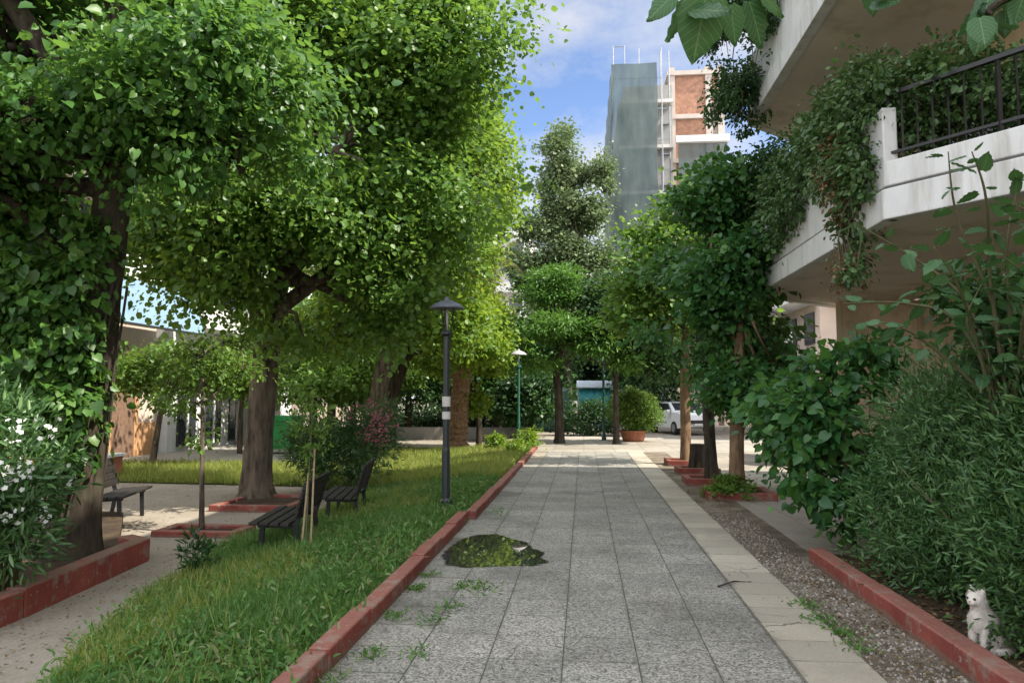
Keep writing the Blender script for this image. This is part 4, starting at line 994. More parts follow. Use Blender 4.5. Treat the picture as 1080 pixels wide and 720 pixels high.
oleander('oleander with clusters of white flowers at the foot of the ivy-clad tree', (-5.50, 6.7, -.12),
         [(.05, 0, 1.15, .42, .5, .6), (-.5, .1, 1.5, .5, .5, .6), (-.3, -.1, .65, .5, .5, .5), (.0, -.1, .7, .4, .4, .45), (-.8, 0, 1.1, .5, .5, .7)], 230, 'white_petal', 26, 71, fl_blobs=[(.12, -.1, 1.15, .42, .45, .55), (.0, -.1, .8, .4, .4, .4)])
qk = gp(372, 512, -.28)
oleander('oleander with dusky pink flowers between the benches and the plane trunks', (-5.0, 15.8, -.28),
         [(-.5, 0, .8, .75, .6, .65), (.2, 0, 1.0, .7, .6, .65), (-.9, 0, 1.1, .5, .5, .6), (.5, .2, 1.5, .5, .5, .45)], 260, 'pink_petal', 34, 72, fl_blobs=[(.5, .0, 1.45, .55, .45, .45)])
# hedge on the right bed
oleander('dense oleander hedge along the red kerb under the balconies', (3.5, 6.2, .05),
         [(.3, 1.4, .95, .85, .9, .95), (.0, .6, .95, .75, .8, 1.0), (.5, .0, 1.05, .95, .9, 1.1), (.1, -.7, .95, .8, .8, .95), (.8, -.5, 1.1, 1.0, 1.0, 1.1), (.3, -1.5, .85, .8, .8, .9), (1.2, .8, 1.15, 1.0, 1.1, 1.1), (.2, 1.9, .7, .6, .6, .7), (-.5, .1, .55, .5, .7, .5), (-.5, 1.1, .5, .45, .6, .5), (-.42, -.7, .55, .42, .6, .45), (-.25, -1.6, .55, .4, .6, .45), (-.45, .6, .3, .35, .9, .3), (.2, -2.3, .8, .8, .7, .8), (.0, 1.2, 1.35, .6, .8, .6), (.4, 0, 1.6, .8, .8, .6), (.9, .8, 1.7, .9, .9, .6)],
         5000, None, 0, 73, L=.074, cat='hedge', name='oleander_hedge')
# mulberry bush at the hedge end
qm = Vector((3.05, 8.95, 0))
mbh = tree('mulberry_bush', 'big-leaved mulberry bush leaning out at the hedge end', qm,
     [(0, 0, -.05, .06), (-.02, 0, .5, .05), (-.05, 0, 1.2, .035), (0, 0, 1.9, .02)],
     [(-.55, .1, 1.5, .5, .5, .4), (-.4, -.1, 1.0, .5, .5, .35), (-.25, .9, 1.4, .5, .6, .6), (.6, .6, 1.1, .6, .6, .6), (-.25, 0, 1.3, .5, .5, .4), (-.05, .2, 1.9, .55, .5, .4), (-.3, -.2, .75, .35, .45, .3), (.3, -.2, 1.0, .45, .45, .5), (.3, .1, 2.3, .35, .4, .25), (-.1, -.4, .4, .2, .3, .2), (.5, .2, 1.7, .45, .4, .4)],
     270, 17, .23, .11, .8, 'leaf_mul', 'twig', 'heart', 74, limbs=.8, cat='bush', crown_kw=dict(droop=.5, gap=-.3, gk=2.5))
# potted round bush at the path end
qb = gp(668, 465, 0)
bb = thing('potted_bush', 'round light green bush in a terracotta pot at the path end', 'bush', qb)
MB().lathe([(.38, 0), (.42, .05), (.5, .34), (.56, .36), (.56, .42), (.48, .42), (.46, .36)], (qb.x, qb.y, 0), 20).build('pot', M['terracotta'], bb, smooth=False)
crown(bb, 'foliage', [(qb.x, qb.y, 1.25, .95, .9, .75), (qb.x - .1, qb.y, 1.6, .6, .6, .45), (qb.x + .3, qb.y, .95, .8, .7, .5)], 420, 38, .18, .075, .6, M['leaf_bush'], 'oval', np.random.default_rng(75), gap=-.6)
stems(bb, (qb.x, qb.y, .4), (.6, .6), 1.2, 10, .02, 75)
# small yellow shrubs by the green lamp
for i, (px, py, s, lab) in enumerate([(556, 474, .35, 'small yellow-green shrub at the foot of the green lamp'), (522, 476, .28, 'small yellow-green plant on the far lawn left of the green lamp'), (546, 480, .22, 'tiny yellow shrub at the lawn corner by the kerb end')]):
    q = gp(px, py, 0); t = thing('small_shrub', lab, 'shrub', q, 'small shrubs by the green lamp')
    crown(t, 'foliage', [(q.x, q.y, s, s, s, s * .9)], 50, 26, .12, .08, .6, M['leaf_yellow'], 'oval', np.random.default_rng(80 + i))
    stems(t, q, (s * .6, s * .6), s * 1.4, 5, .01, 80 + i)
# dark clipped shrubs closing the lawn
for i, (px, w, lab) in enumerate([(420, 1.5, 'dark shrub at the far lawn edge under the leaning plane'), (455, 1.7, 'dark shrub at the far lawn edge left of the palm trunk'), (505, 1.6, 'dark shrub at the far lawn edge right of the palm trunk'), (535, 1.4, 'dark shrub left of the green lamp post'), (620, 1.6, 'dark shrub between the path-end tree and the green post')]):
    q = gp(px, 462, 0 if px > 540 else -.25); q = Vector((q.x * 1.08, q.y * 1.08, q.z)); t = thing('dark_shrub', lab, 'shrub', q, 'dark shrubs closing the lawn')
    crown(t, 'foliage', [(q.x, q.y, q.z + .7, w, .7, .75), (q.x + .5, q.y, q.z + 1.1, w * .6, .6, .5)], 220, 32, .25, .11, .6, M['leaf_dark'], 'quad', np.random.default_rng(90 + i), gap=-.6)
    stems(t, q, (w * .6, .4), 1.2, 8, .02, 90 + i)
# tall weed at the lawn's plaza edge
qw = gp(207, 607, -.25)
wd = thing('weed_plant', 'tall dark leafy weed at the plaza edge of the lawn', 'plant', qw)
crown(wd, 'foliage', [(qw.x, qw.y, qw.z + .25, .13, .13, .22)], 26, 14, .06, .09, .25, M['leaf_dark'], 'lance', np.random.default_rng(99), droop=-.3)
MB().tube([(qw.x, qw.y, qw.z - .05), (qw.x + .02, qw.y, qw.z + .5)], [.01, .004], 5).build('stem', M['twig'], wd)

# mulberry shoots in front of the balcony
ms = thing('mulberry_sapling', 'tall mulberry shoots with broad leaves rising from the hedge before the balcony', 'sapling', (3.9, 5.9, .05))
rg = np.random.default_rng(101); pr = random.Random(101)
shoots = [((1062, 420), (1050, 330), (1010, 230), (1000, 160)), ((1062, 420), (1045, 300), (1040, 210), (1025, 160)), ((1060, 430), (1020, 320), (960, 270), (900, 235)), ((1060, 430), (1010, 340), (955, 320), (890, 320)),
          ((1070, 430), (1065, 340), (1062, 260), (1075, 190)), ((1055, 430), (1000, 380), (960, 350), (930, 340)), ((1050, 440), (1030, 360), (1010, 300), (985, 260)), ((1070, 430), (1090, 320), (1090, 240), (1072, 215)), ((1060, 420), (1078, 360), (1086, 300), (1050, 265)), ((1050, 430), (1040, 380), (1020, 340), (1035, 300)), ((1070, 430), (1075, 380), (1080, 330), (1090, 280))]
sm = MB(); lc, ld, ln, lL = [], [], [], []
root = np.array([3.9, 5.9, .05])
sm.tube([root, (3.9, 5.95, 1.0), tuple(dp(1062, 425, 6.0))], [.05, .04, .03], 7)
for i, s in enumerate(shoots):
    yv = pr.uniform(5.0, 6.1)
    P = [np.array(dp(s[0][0], s[0][1], 6.0)), np.array(dp(*s[1], 6.0 * .6 + yv * .4)), np.array(dp(*s[2], yv)), np.array(dp(*s[3], yv - .15))]
    pp = smooth_path([(*q, r) for q, r in zip(P, (.018, .013, .009, .004))], 8)
    sm.tube([q[:3] for q in pp], [q[3] for q in pp], 6)
    for k in range(5, len(pp), 2):
        d0 = (pp[min(k + 1, len(pp) - 1)] - pp[k - 1])[:3]; d0 = d0 / (np.linalg.norm(d0) + 1e-6)
        for sgn in ((1, -1) if k % 3 else (1,)):
            sd2 = np.cross(d0, [0, 0, 1.]) * sgn + rg.normal(size=3) * .45
            dd = d0 * .5 + sd2 * .8; dd[2] -= .15
            lc.append(pp[k][:3] + dd / np.linalg.norm(dd) * .04); ld.append(dd); ln.append(np.array([0, 0, 1.]) + rg.normal(size=3) * .3); lL.append(rg.uniform(.07, .16))
sm.build('stem', M['twig'], ms, smooth=True)
lL = np.array(lL)
leaves('foliage', np.array(lc), np.array(ld), np.array(ln), lL, lL * .68, M['leaf_big'], ms, 'big')
# dark leafy lower mass of the sapling, right edge
crown(ms, 'lower_foliage', [tuple(dp(1055, 340, 6.2)) + (.35, .4, .3), tuple(dp(1075, 390, 6.2)) + (.3, .4, .25), tuple(dp(1030, 300, 6.2)) + (.25, .3, .2)], 60, 14, .16, .11, .62, M['leaf_dark'], 'heart', rg, droop=.4)

# overhanging mulberry tree, trunk outside the frame on the right
mt = thing('mulberry_tree', 'overhanging mulberry branches with large fresh leaves along the top edge', 'tree', (3.4, 1.3, .05))
tb = MB(); pr = random.Random(55)
tb.tube([p[:3] for p in smooth_path([(3.4, 1.3, 0, .16), (3.3, 1.4, 1.6, .13), (3.1, 1.7, 3.2, .10), (2.8, 2.2, 4.4, .07)])], [.16 - .005 * i for i in range(16)], 10, .05, pr)
lc, ld, ln, lL = [], [], [], []
def bough(pts, n, lo, hi, spread=.10):
    pp = smooth_path(pts, 8); tb.tube([q[:3] for q in pp], [q[3] for q in pp], 6)
    for i in range(n):
        k = rg.integers(len(pp) // 3, len(pp)); d0 = (pp[min(k + 1, len(pp) - 1)] - pp[max(k - 1, 0)])[:3]; d0 = d0 / (np.linalg.norm(d0) + 1e-6)
        dd = d0 * .5 + rg.normal(size=3) * np.array([.7, .7, .3]); dd[2] -= .55
        lc.append(pp[k][:3] + rg.normal(size=3) * spread * .4); ld.append(dd); ln.append(rg.normal(size=3) * .4 + np.array([0, -.25, 1.])); lL.append(rg.uniform(lo, hi))
c1 = np.array(dp(790, -30, 3.4)); c2 = np.array(dp(725, 2, 3.0)); c3 = np.array(dp(700, -20, 3.2))
bough([(3.0, 1.9, 3.5, .05), (2.2, 2.8, 4.2, .035), (*c1, .02), (*c2, .006)], 9, .14, .21)
c4 = np.array(dp(1000, -45, 3.6)); c5 = np.array(dp(920, -14, 3.5))
bough([(2.9, 2.0, 3.8, .04), (2.6, 2.9, 4.3, .03), (*c4, .02), (*c5, .006)], 16, .11, .18)
c6 = np.array(dp(1075, -10, 3.4)); c7 = np.array(dp(1045, 15, 3.4))
bough([(3.0, 1.9, 3.5, .04), (2.8, 2.7, 3.9, .03), (*c6, .02), (*c7, .006)], 16, .11, .17)
# the one large leaf hanging into view, and its neighbours
for (px, py, Y, ddx, ddz, L_) in ((745, -8, 3.0, -.12, -.8, .27), (790, 2, 3.2, .3, -.7, .2), (800, -8, 3.2, .5, -.3, .16), (770, 6, 3.1, .2, -.8, .16), (712, -6, 3.1, -.6, -.4, .15)):
    lc.append(np.array(dp(px, py, Y))); ld.append(np.array([ddx, .25, ddz])); ln.append(np.array([.25, -.9, .45])); lL.append(L_)
tb.build('trunk', M['bark_dark'], mt, smooth=True)
lL = np.array(lL); leaves('foliage', np.array(lc), np.array(ld), np.array(ln), lL, lL * .80, M['leaf_big'], mt, 'big')

# ------------------------------------------------------------------ balcony plants
def pot(label, x, y, z, r=.16, h=.28, blobs=None, n=60, mat='leaf_creeper', seed=1, L=.06, grp='potted plants on the balcony'):
    t = thing('potted_plant', label, 'potted plant', (x, y, z), grp)
    MB().lathe([(r * .7, 0), (r * .95, h * .8), (r * 1.08, h * .82), (r * 1.08, h), (r * .92, h), (r * .9, h * .9)], (x, y, z), 16).build('pot', M['terracotta'], t)
    crown(t, 'foliage', [(x + a, y + b, z + c, d, e, f) for a, b, c, d, e, f in blobs], n, 34, .14, L, .65, M[mat], 'oval', np.random.default_rng(seed), gap=-.5)
    stems(t, (x, y, z + h), (r, r), .5, 6, .008, seed)
zf = 3.86
pot('round leafy plant filling the corner behind the black balcony rail', 3.95, 8.1, zf, .2, .34, [(0, 0, 1.15, .52, .5, .5), (.35, -.35, 1.05, .45, .45, .45), (-.2, .3, .9, .4, .4, .4)], 240, 'leaf_creeper', 111)
pot('lower leafy pot plant by the balcony rail, right of the round one', 4.75, 6.95, zf, .18, .3, [(0, 0, .75, .35, .35, .4)], 90, 'leaf_bush', 112)
def trailing(label, blobs, n, mat, seed, L=.065, name='trailing_plant', stem_pts=None):
    t = thing(name, label, 'trailing plant', blobs[0][:3], 'trailing plants on the balconies')
    crown(t, 'foliage', blobs, n, 34, .15, L, .6, M[mat], 'oval', np.random.default_rng(seed), droop=.6, gap=-.32, gk=3)
    b = MB(); pr = random.Random(seed)
    for q in blobs:
        for k in range(3):
            x, y = q[0] + pr.uniform(-.3, .3) * q[3], q[1] + pr.uniform(-.5, .5) * q[4]
            b.tube([(x, y, q[2] + q[5] * .7), (x + pr.uniform(-.1, .1), y, q[2]), (x + pr.uniform(-.15, .15), y, q[2] - q[5] * .8)], [.012, .009, .004], 5)
    b.build('stem', M['twig'], t)
#T
trailing('creeper spilling over the balcony parapet corner in a hanging strand', [(3.25, 8.6, 5.15, .3, .6, .45), (3.15, 9.2, 4.7, .25, .6, .5), (3.1, 8.55, 4.2, .2, .35, .5), (3.15, 8.9, 3.6, .16, .25, .55), (3.3, 9.5, 5.2, .35, .6, .5)], 330, 'leaf_creeper', 121)
trailing('dry brown stems and leaves drooping from the balcony corner creeper', [(3.08, 8.95, 4.35, .13, .3, .5), (3.1, 9.1, 3.5, .12, .2, .45)], 60, 'leaf_dry', 122, .05)
trailing('thick green creeper covering the middle of the balcony parapet', [(3.25, 10.3, 4.95, .35, .8, .6), (3.2, 11.4, 4.8, .35, .9, .6), (3.3, 10.9, 5.4, .35, .8, .4), (3.25, 12.3, 4.75, .35, .7, .65)], 420, 'leaf_creeper', 123)
trailing('dark bushy creeper hanging at the far end of the balcony', [(3.2, 13.2, 4.6, .4, .7, .8), (3.3, 13.8, 4.9, .4, .5, .6), (3.25, 13.4, 5.7, .35, .6, .6), (3.3, 12.8, 5.6, .35, .7, .5)], 320, 'leaf_dark', 124)
trailing('dark plant hanging from the upper balcony end near the brick block', [(2.95, 13.2, 7.9, .45, .8, .7), (2.75, 13.3, 7.2, .35, .6, .6), (2.6, 13.0, 8.3, .45, .7, .6), (2.45, 13.4, 7.0, .25, .4, .35), (3.0, 13.6, 7.0, .3, .5, .5), (2.9, 12.2, 8.3, .4, .8, .6)], 330, 'leaf_dark', 125)

# ------------------------------------------------------------------ lamps
def lamp(name, label, p, pole, cap, group, stick=True, r=.055):
    t = thing(name, label, 'street lamp', (0, 0, 0), group); h = 3.36
    MB().lathe([(r * 1.9, -.1), (r * 1.9, .12), (r * 1.25, .16), (r * 1.2, .9), (r, .95), (r * .95, 2.72), (r * .6, 2.76)], n=16).build('pole', pole, t, smooth=False)
    MB().lathe([(.02, 2.72), (.10, 2.76), (.10, 2.79), (.03, 2.82)], n=16).build('collar', pole, t)
    for k in range(3):
        a = k * 2.094 + .5
        MB().tube([(.045 * math.cos(a), .045 * math.sin(a), 2.74), (.10 * math.cos(a), .10 * math.sin(a), 3.0), (.115 * math.cos(a), .115 * math.sin(a), 3.2)], .012, 6).build('arm', pole, t)
    MB().lathe([(.018, 2.80), (.022, 2.95), (.03, 3.1), (.02, 3.17)], n=12).build('bulb_housing', M['glass_lamp'], t, smooth=True)
    MB().lathe([(.03, 3.19), (.255, 3.165), (.275, 3.175), (.265, 3.20), (.20, 3.255), (.10, 3.30), (.045, 3.315), (.035, 3.36), (.012, 3.37)], n=24).build('cap', cap, t, smooth=False)
    if stick:
        MB().lathe([(r * 1.24, 1.60), (r * 1.24, 1.76)], n=16, closed=False).build('sticker', M['sticker'], t)
        MB().lathe([(r * 1.24, 1.40), (r * 1.24, 1.52)], n=16, closed=False).build('sticker', M['sticker'], t)
    t.location = p; return t
g_ = 'park lamp posts'
lamp('street_lamp', 'dark park lamp with a mushroom cap standing in the near lawn', gp(470, 536, -.01) + Vector((0, 0, .01)), M['lamp_dark'], M['lamp_cap'], g_)
lamp('street_lamp', 'green park lamp with a pale mushroom cap at the far lawn corner', gp(547, 474, -.01), M['lamp_green'], M['lamp_pale'], g_, False, .045)
lamp('street_lamp', 'thin teal lamp post between the path-end tree and the black trunk', gp(637, 464, 0) , M['lamp_green'], M['lamp_cap'], g_, False, .05)

# ------------------------------------------------------------------ benches
def bench():
    t = thing('park_bench', 'x', 'bench', (0, 0, 0), 'park benches around the plaza'); Lb = 1.3
    for s in (-1, 1):                                  # iron end frames: front leg, rear leg running up to the back
        x = s * (Lb / 2 - .16)
        MB().bar((x, .22, -.03), (x, .20, .40), .045, .05, (0, 1, 0)).build('leg', M['bench_iron'], t)
        MB().bar((x, -.24, -.03), (x, -.17, .38), .045, .05, (0, 1, 0)).bar((x, -.17, .37), (x, -.32, .90), .04, .05, (0, 1, 0)).build('leg', M['bench_iron'], t)
        MB().bar((x, -.2, .385), (x, .25, .405), .04, .04).build('seat_support', M['bench_iron'], t)
    se = MB()
    for k in range(4):
        y = -.13 + .115 * k; se.box(-Lb / 2, Lb / 2, y, y + .098, .41 + .006 * k, .445 + .006 * k)
    se.build('seat', M['bench_wood'], t, bevel=.008)
    ba = MB()
    for k in range(4):
        z = .50 + .10 * k; y = -.185 - .028 * k
        ba.add([(-Lb/2, y - .03, z), (Lb/2, y - .03, z), (Lb/2, y + .006, z), (-Lb/2, y + .006, z), (-Lb/2, y - .058, z + .092), (Lb/2, y - .058, z + .092), (Lb/2, y - .022, z + .092), (-Lb/2, y - .022, z + .092)],
               [(3,2,1,0),(4,5,6,7),(0,1,5,4),(1,2,6,5),(2,3,7,6),(3,0,4,7)])
    ba.build('backrest', M['bench_wood'], t, bevel=.006)
    return t
bz = -.32
b0 = bench(); spots = [(gp(292, 590, bz), 98, 'dark slatted bench with its back to the lawn, nearest the staked sapling'), (gp(357, 556, bz), 100, 'dark slatted bench with its back to the lawn, beside the pink oleander'), (gp(103, 556, bz), -75, 'dark slatted bench facing the lawn beside the ivy-clad trunk')]
for i, (p, a, lab) in enumerate(spots):
    o = b0 if i == 0 else copy_tree(b0)
    o.scale = (1.12, 1.12, 1.12); o.location = (p.x, p.y + .45, bz); o.rotation_euler = (0, 0, R(a)); o['label'] = lab

# ------------------------------------------------------------------ cars, bin, stall
def car(label, paint, loc, rz, group='parked cars on the side street'):
    t = thing('parked_car', label, 'car', (0, 0, 0), group); W = .87
    prof = [(-2.05, .38), (-2.10, .62), (-2.02, .92), (-1.85, 1.02), (-1.15, 1.06), (-.45, 1.48), (.75, 1.54), (1.65, 1.42), (1.98, 1.02), (2.06, .70), (2.04, .38), (1.75, .30), (1.62, .30), (-1.62, .30), (-1.75, .30)]
    v = []; f = []
    secs = [(-W, .0, .90), (-W, 0, 1), (0, 0, 1), (W, 0, 1)]
    n = len(prof)
    b = MB()
    for x, s in ((-W, 0), (-W * .96, 1), (W * .96, 1), (W, 0)):
        for (y, z) in prof:
            ins = 1 - .20 * max(0, (z - 1.0)) / .54
            zz = z if s else (z if z > 1.0 else z); yy2 = y * (1 if s else .985)
            b.v.append((x * ins, yy2, zz - (0 if s else .015)))
    for k in range(3):
        for i in range(n):
            j = (i + 1) % n; b.f.append((k * n + i, k * n + j, (k + 1) * n + j, (k + 1) * n + i))
    b.f.append(tuple(range(n))[::-1]); b.f.append(tuple(3 * n + i for i in range(n)))
    b.build('body', paint, t, bevel=.03)
    def pane(name, pts): 
        q = MB(); nn = (Vector(pts[1]) - Vector(pts[0])).cross(Vector(pts[2]) - Vector(pts[0])).normalized() * .012
        c = sum((Vector(p) for p in pts), Vector()) / len(pts)
        if nn.dot(c - Vector((0, 0, .9))) < 0: nn = -nn
        q.v = [tuple(Vector(p) + nn) for p in pts]; q.f = [tuple(range(len(pts)))]; q.build(name, M['car_glass'], t)
    pane('windscreen', [(-.70, -1.06, 1.11), (.70, -1.06, 1.11), (.64, -.50, 1.45), (-.64, -.50, 1.45)])
    pane('rear_window', [(-.66, 1.92, 1.10), (.66, 1.92, 1.10), (.62, 1.70, 1.38), (-.62, 1.70, 1.38)])
    for s in (-1, 1):
        pane('side_window', [(s * .855, -.95, 1.08), (s * .855, 1.55, 1.08), (s * .735, 1.35, 1.42), (s * .735, -.42, 1.42)])
        MB().box(s * .62 - .16, s * .62 + .16, -2.115, -2.03, .70, .85).build('headlight', M['lens'], t, bevel=.02)
        MB().box(s * .98 - .08, s * .98 + .08, -.95, -.78, 1.02, 1.15).build('mirror', paint, t, bevel=.02)
        for y in (-1.28, 1.28):
            w = MB(); pts = [(s * (W - .16), y, .31), (s * (W + .03), y, .31)]
            w.tube(pts, .31, 20); wo = w.build('wheel', M['rubber'], t, bevel=.02)
            MB().tube([(s * (W + .02), y, .31), (s * (W + .045), y, .31)], .19, 16).build('rim', M['rim'], wo)
    MB().box(-.55, .55, -2.13, -2.05, .52, .68).build('grille', M['bumper'], t, bevel=.01)
    MB().box(-.26, .26, -2.14, -2.12, .44, .53).build('number_plate', M['white_paint'], t)
    t.location = loc; t.rotation_euler = (0, 0, R(rz)); return t
car('white parked car at the path end beyond the potted bush', M['car_white'], (4.6, 36.5, 0), 18)
car('white parked car on the side street behind the mulberry bush', M['car_white'], (7.1, 22.5, 0), -20)
car('red parked car mostly hidden behind the mulberry bush', M['car_red'], (6.1, 21.4, 0), -8)

qb2 = gp(296, 478, -.27)
gb = thing('recycling_bin', 'green wheeled recycling bin beyond the large plane trunk', 'bin', qb2)
MB().add([(qb2.x - .55, qb2.y - .4, qb2.z + .18), (qb2.x + .55, qb2.y - .4, qb2.z + .18), (qb2.x + .55, qb2.y + .4, qb2.z + .18), (qb2.x - .55, qb2.y + .4, qb2.z + .18), (qb2.x - .66, qb2.y - .5, qb2.z + 1.15), (qb2.x + .66, qb2.y - .5, qb2.z + 1.15), (qb2.x + .66, qb2.y + .5, qb2.z + 1.15), (qb2.x - .66, qb2.y + .5, qb2.z + 1.15)],
         [(3,2,1,0),(4,5,6,7),(0,1,5,4),(1,2,6,5),(2,3,7,6),(3,0,4,7)]).build('body', M['bin_green'], gb, bevel=.03)
MB().xprofile([(qb2.y - .54, qb2.z + 1.152), (qb2.y + .54, qb2.z + 1.152), (qb2.y + .45, qb2.z + 1.34), (qb2.y - .3, qb2.z + 1.36)], qb2.x - .7, qb2.x + .7).build('lid', M['bin_green'], gb, bevel=.02)
for sx in (-.5, .5):
    for sy in (-.35, .35): MB().tube([(qb2.x + sx - .03, qb2.y + sy, qb2.z + .09), (qb2.x + sx + .03, qb2.y + sy, qb2.z + .09)], .09, 12).build('wheel', M['rubber'], gb)
# tarpaulin-covered stall at the far end
sl = thing('market_stall', 'closed stall with teal tarpaulin sides and a grey roof at the path end', 'stall', (.4, 38, 0))
def tarp(x0, x1, y, z0, z1, n=16, amp=.06):
    b = MB()
    for i in range(n + 1):
        x = x0 + (x1 - x0) * i / n; w = amp * math.sin(i * 1.9) + amp * .5 * math.sin(i * 4.3)
        b.v += [(x, y + w, z0), (x, y + w * .4, z1), (x, y + w + .02, z0), (x, y + w * .4 + .02, z1)]
    for i in range(n):
        a = i * 4; c = a + 4
        b.f += [(a, c, c + 1, a + 1), (a + 2, a + 3, c + 3, c + 2), (a + 1, c + 1, c + 3, a + 3), (a, a + 2, c + 2, c)]
    return b
tarp(-.25, 1.35, 38, 1.05, 2.15).build('upper_tarp', M['teal'], sl, smooth=True)
tarp(-.2, 1.3, 38.06, .1, 1.15).build('lower_tarp', M['tarp_grey'], sl, smooth=True)
MB().add([(-.35, 37.7, 2.2), (1.5, 37.7, 2.2), (1.5, 40, 2.55), (-.35, 40, 2.55), (-.35, 37.7, 2.26), (1.5, 37.7, 2.26), (1.5, 40, 2.61), (-.35, 40, 2.61)], [(3,2,1,0),(4,5,6,7),(0,1,5,4),(1,2,6,5),(2,3,7,6),(3,0,4,7)]).build('roof', M['tarp_grey'], sl)
for x in (-.28, 1.42):
    for y in (37.8, 39.9): MB().tube([(x, y, 0), (x, y, 2.3)], .03, 6).build('pole', M['steel'], sl)
tn = thing('tent', 'dark green tarpaulin tent left of the teal stall', 'tent', (-1.6, 38.5, 0))
MB().add([(-2.7, 37.8, 0), (-.45, 37.8, 0), (-.45, 40, 0), (-2.7, 40, 0), (-2.5, 38.3, 2.2), (-.7, 38.3, 2.2), (-.7, 39.6, 2.2), (-2.5, 39.6, 2.2)], [(3,2,1,0),(4,5,6,7),(0,1,5,4),(1,2,6,5),(2,3,7,6),(3,0,4,7)]).build('cover', M['tarp_dark'], tn, bevel=.15)
# low walls seen under the far trees
lwll = tag(MB().box(-13.5, -2.6, 35, 35.3, -.3, .3).build('low_wall', M['concrete'], bevel=.02), 'low pale wall under the dark trees behind the lawn', 'wall')
# red planter box behind the ivy trunk
qq = gp(92, 508, -.3)
rb = thing('planter_box', 'small red brick planter box left of the orange base wall', 'planter', qq)
MB().box(qq.x - .5, qq.x + .5, qq.y, qq.y + .6, -.32, .28).build('box', M['terracotta'], rb, bevel=.02)
MB().box(qq.x - .55, qq.x + .55, qq.y - .05, qq.y + .65, .282, .36).build('rim', M['white_paint'], rb, bevel=.01)

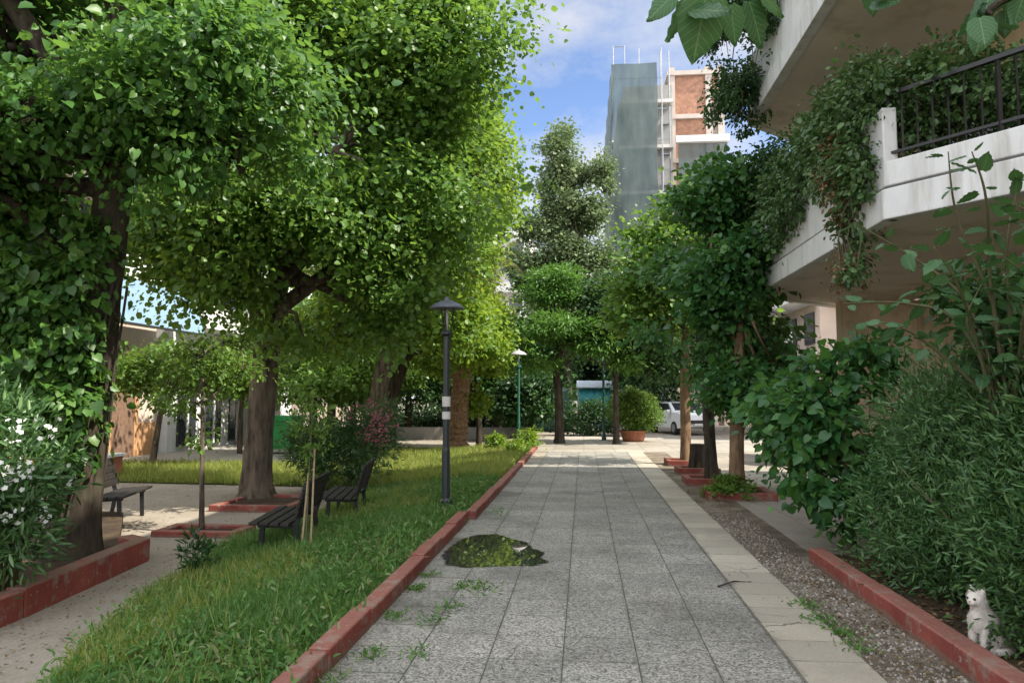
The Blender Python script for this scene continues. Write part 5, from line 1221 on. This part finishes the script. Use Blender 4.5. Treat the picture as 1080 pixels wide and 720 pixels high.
# ------------------------------------------------------------------ the cat
def build_cat(loc, rz):
    import bmesh
    t = thing('cat', 'white cat with greyish-tan back sitting on the red kerb by the hedge', 'cat', (0, 0, 0))
    b = MB()
    def ball(c, r, s=(1, 1, 1), n=14):
        base = len(b.v)
        prof = []
        for i in range(n + 1):
            ph = math.pi * i / n; rr, z = math.sin(ph), -math.cos(ph)
            for k in range(n):
                a = 2 * math.pi * k / n; b.v.append((c[0] + r * s[0] * max(rr, .01) * math.cos(a), c[1] + r * s[1] * max(rr, .01) * math.sin(a), c[2] + r * s[2] * z))
        for i in range(n):
            for k in range(n):
                q = base + i * n + k; q2 = base + i * n + (k + 1) % n; b.f.append((q, q2, q2 + n, q + n))
        b.f.append(tuple(base + k for k in range(n))[::-1]); b.f.append(tuple(base + n * n + k for k in range(n)))
    def limb(a, c, r0, r1, n=8):
        a, c = Vector(a), Vector(c)
        for i in range(n + 1): ball(a + (c - a) * i / n, r0 + (r1 - r0) * i / n, n=10)
    # faces -x; x back
    limb((.13, 0, .095), (.035, 0, .215), .088, .070)                       # rump to chest
    limb((.035, 0, .215), (.005, 0, .285), .062, .045, 5)                    # neck
    ball((-.022, 0, .335), .056, (1.0, 1.0, .92)); ball((-.062, 0, .318), .027, (1, 1.15, .8))   # head, muzzle
    ball((-.01, .030, .322), .030); ball((-.01, -.030, .322), .030)          # cheeks
    ball((-.012, 0, .20), .058, (.9, .95, 1.3))                              # chest
    for s in (-1, 1):
        limb((.0, s * .038, .20), (-.022, s * .036, .03), .030, .019)        # front legs
        ball((-.040, s * .036, .016), .021, (1.5, 1, .75))
        ball((.10, s * .062, .075), .072, (1.15, .72, 1.05)); limb((.06, s * .085, .02), (-.0, s * .08, .018), .022, .018, 5)   # folded hind legs, paws
        for i in range(7):                                                   # ears
            u = i / 6; ball((-.012 + .006 * u, s * (.032 + .010 * u), .372 + .048 * u), .021 * (1 - .85 * u), (.6, 1, 1), 8)
    for i in range(22):                                                      # tail round the side
        u = i / 21; ball((.20 - .20 * u, -.06 - .075 * math.sin(u * 2.4), .028), .026 - .010 * u, n=9)
    me = bpy.data.meshes.new('cat_cage'); me.from_pydata(b.v, [], b.f)
    o = bpy.data.objects.new('cat_cage', me); COL.objects.link(o)
    m1 = o.modifiers.new('r', 'REMESH'); m1.mode = 'VOXEL'; m1.voxel_size = .0055
    m2 = o.modifiers.new('s', 'SMOOTH'); m2.factor = .5; m2.iterations = 6
    dg = bpy.context.evaluated_depsgraph_get(); me2 = bpy.data.meshes.new_from_object(o.evaluated_get(dg))
    bpy.data.objects.remove(o); me2.name = 'cat_body'
    body = link_mesh('body', me2, M['cat'], t, True)
    nv = len(me2.vertices); co = np.empty(nv * 3, np.float32); me2.vertices.foreach_get('co', co); co = co.reshape(-1, 3)
    no = np.empty(nv * 3, np.float32); me2.vertices.foreach_get('normal', no); no = no.reshape(-1, 3)
    rg_ = np.random.default_rng(5); idx = rg_.integers(0, nv, 16000)
    face = (co[idx, 0] < -.045) & (co[idx, 2] > .28); idx = idx[~face]
    d_ = no[idx] * .75 + np.array([.25, 0, -.75]) + rg_.normal(size=(len(idx), 3)) * .25
    leaves('fur', co[idx] - no[idx] * .001, d_, no[idx], rg_.uniform(.010, .021, len(idx)), .0022, M['cat'], t, 'quad')
    dark = plain('cat_eye', (.02, .025, .01), .1); pink = plain('cat_nose', (.45, .2, .18), .5)
    for s in (-1, 1):
        e = MB(); e.lathe([(.001, -.009), (.007, -.006), (.0095, 0), (.007, .006), (.001, .009)], (-.0705, s * .023, .343), 10); e.build('eye', dark, t, smooth=True)
    e = MB(); e.lathe([(.001, -.006), (.006, -.002), (.007, .002), (.001, .005)], (-.088, 0, .326), 10); e.build('nose', pink, t, smooth=True)
    t.location = loc; t.rotation_euler = (0, 0, R(rz)); t.scale = (1.02,) * 3
    return t
ck = gp(1021, 674, .145)
build_cat((ck.x + .10, ck.y + .05, .06), 30)
cw = gp(1056, 690, .06); ct = thing('weed_plant', 'small leafy weed in front of the white cat behind the red kerb', 'plant', cw)
crown(ct, 'foliage', [(cw.x + .05, cw.y, .16, .10, .08, .09)], 20, 16, .05, .035, .5, M['leaf_creeper'], 'oval', np.random.default_rng(131), droop=.0)
MB().tube([(cw.x + .05, cw.y, .04), (cw.x + .06, cw.y, .2)], .005, 5).build('stem', M['twig'], ct)
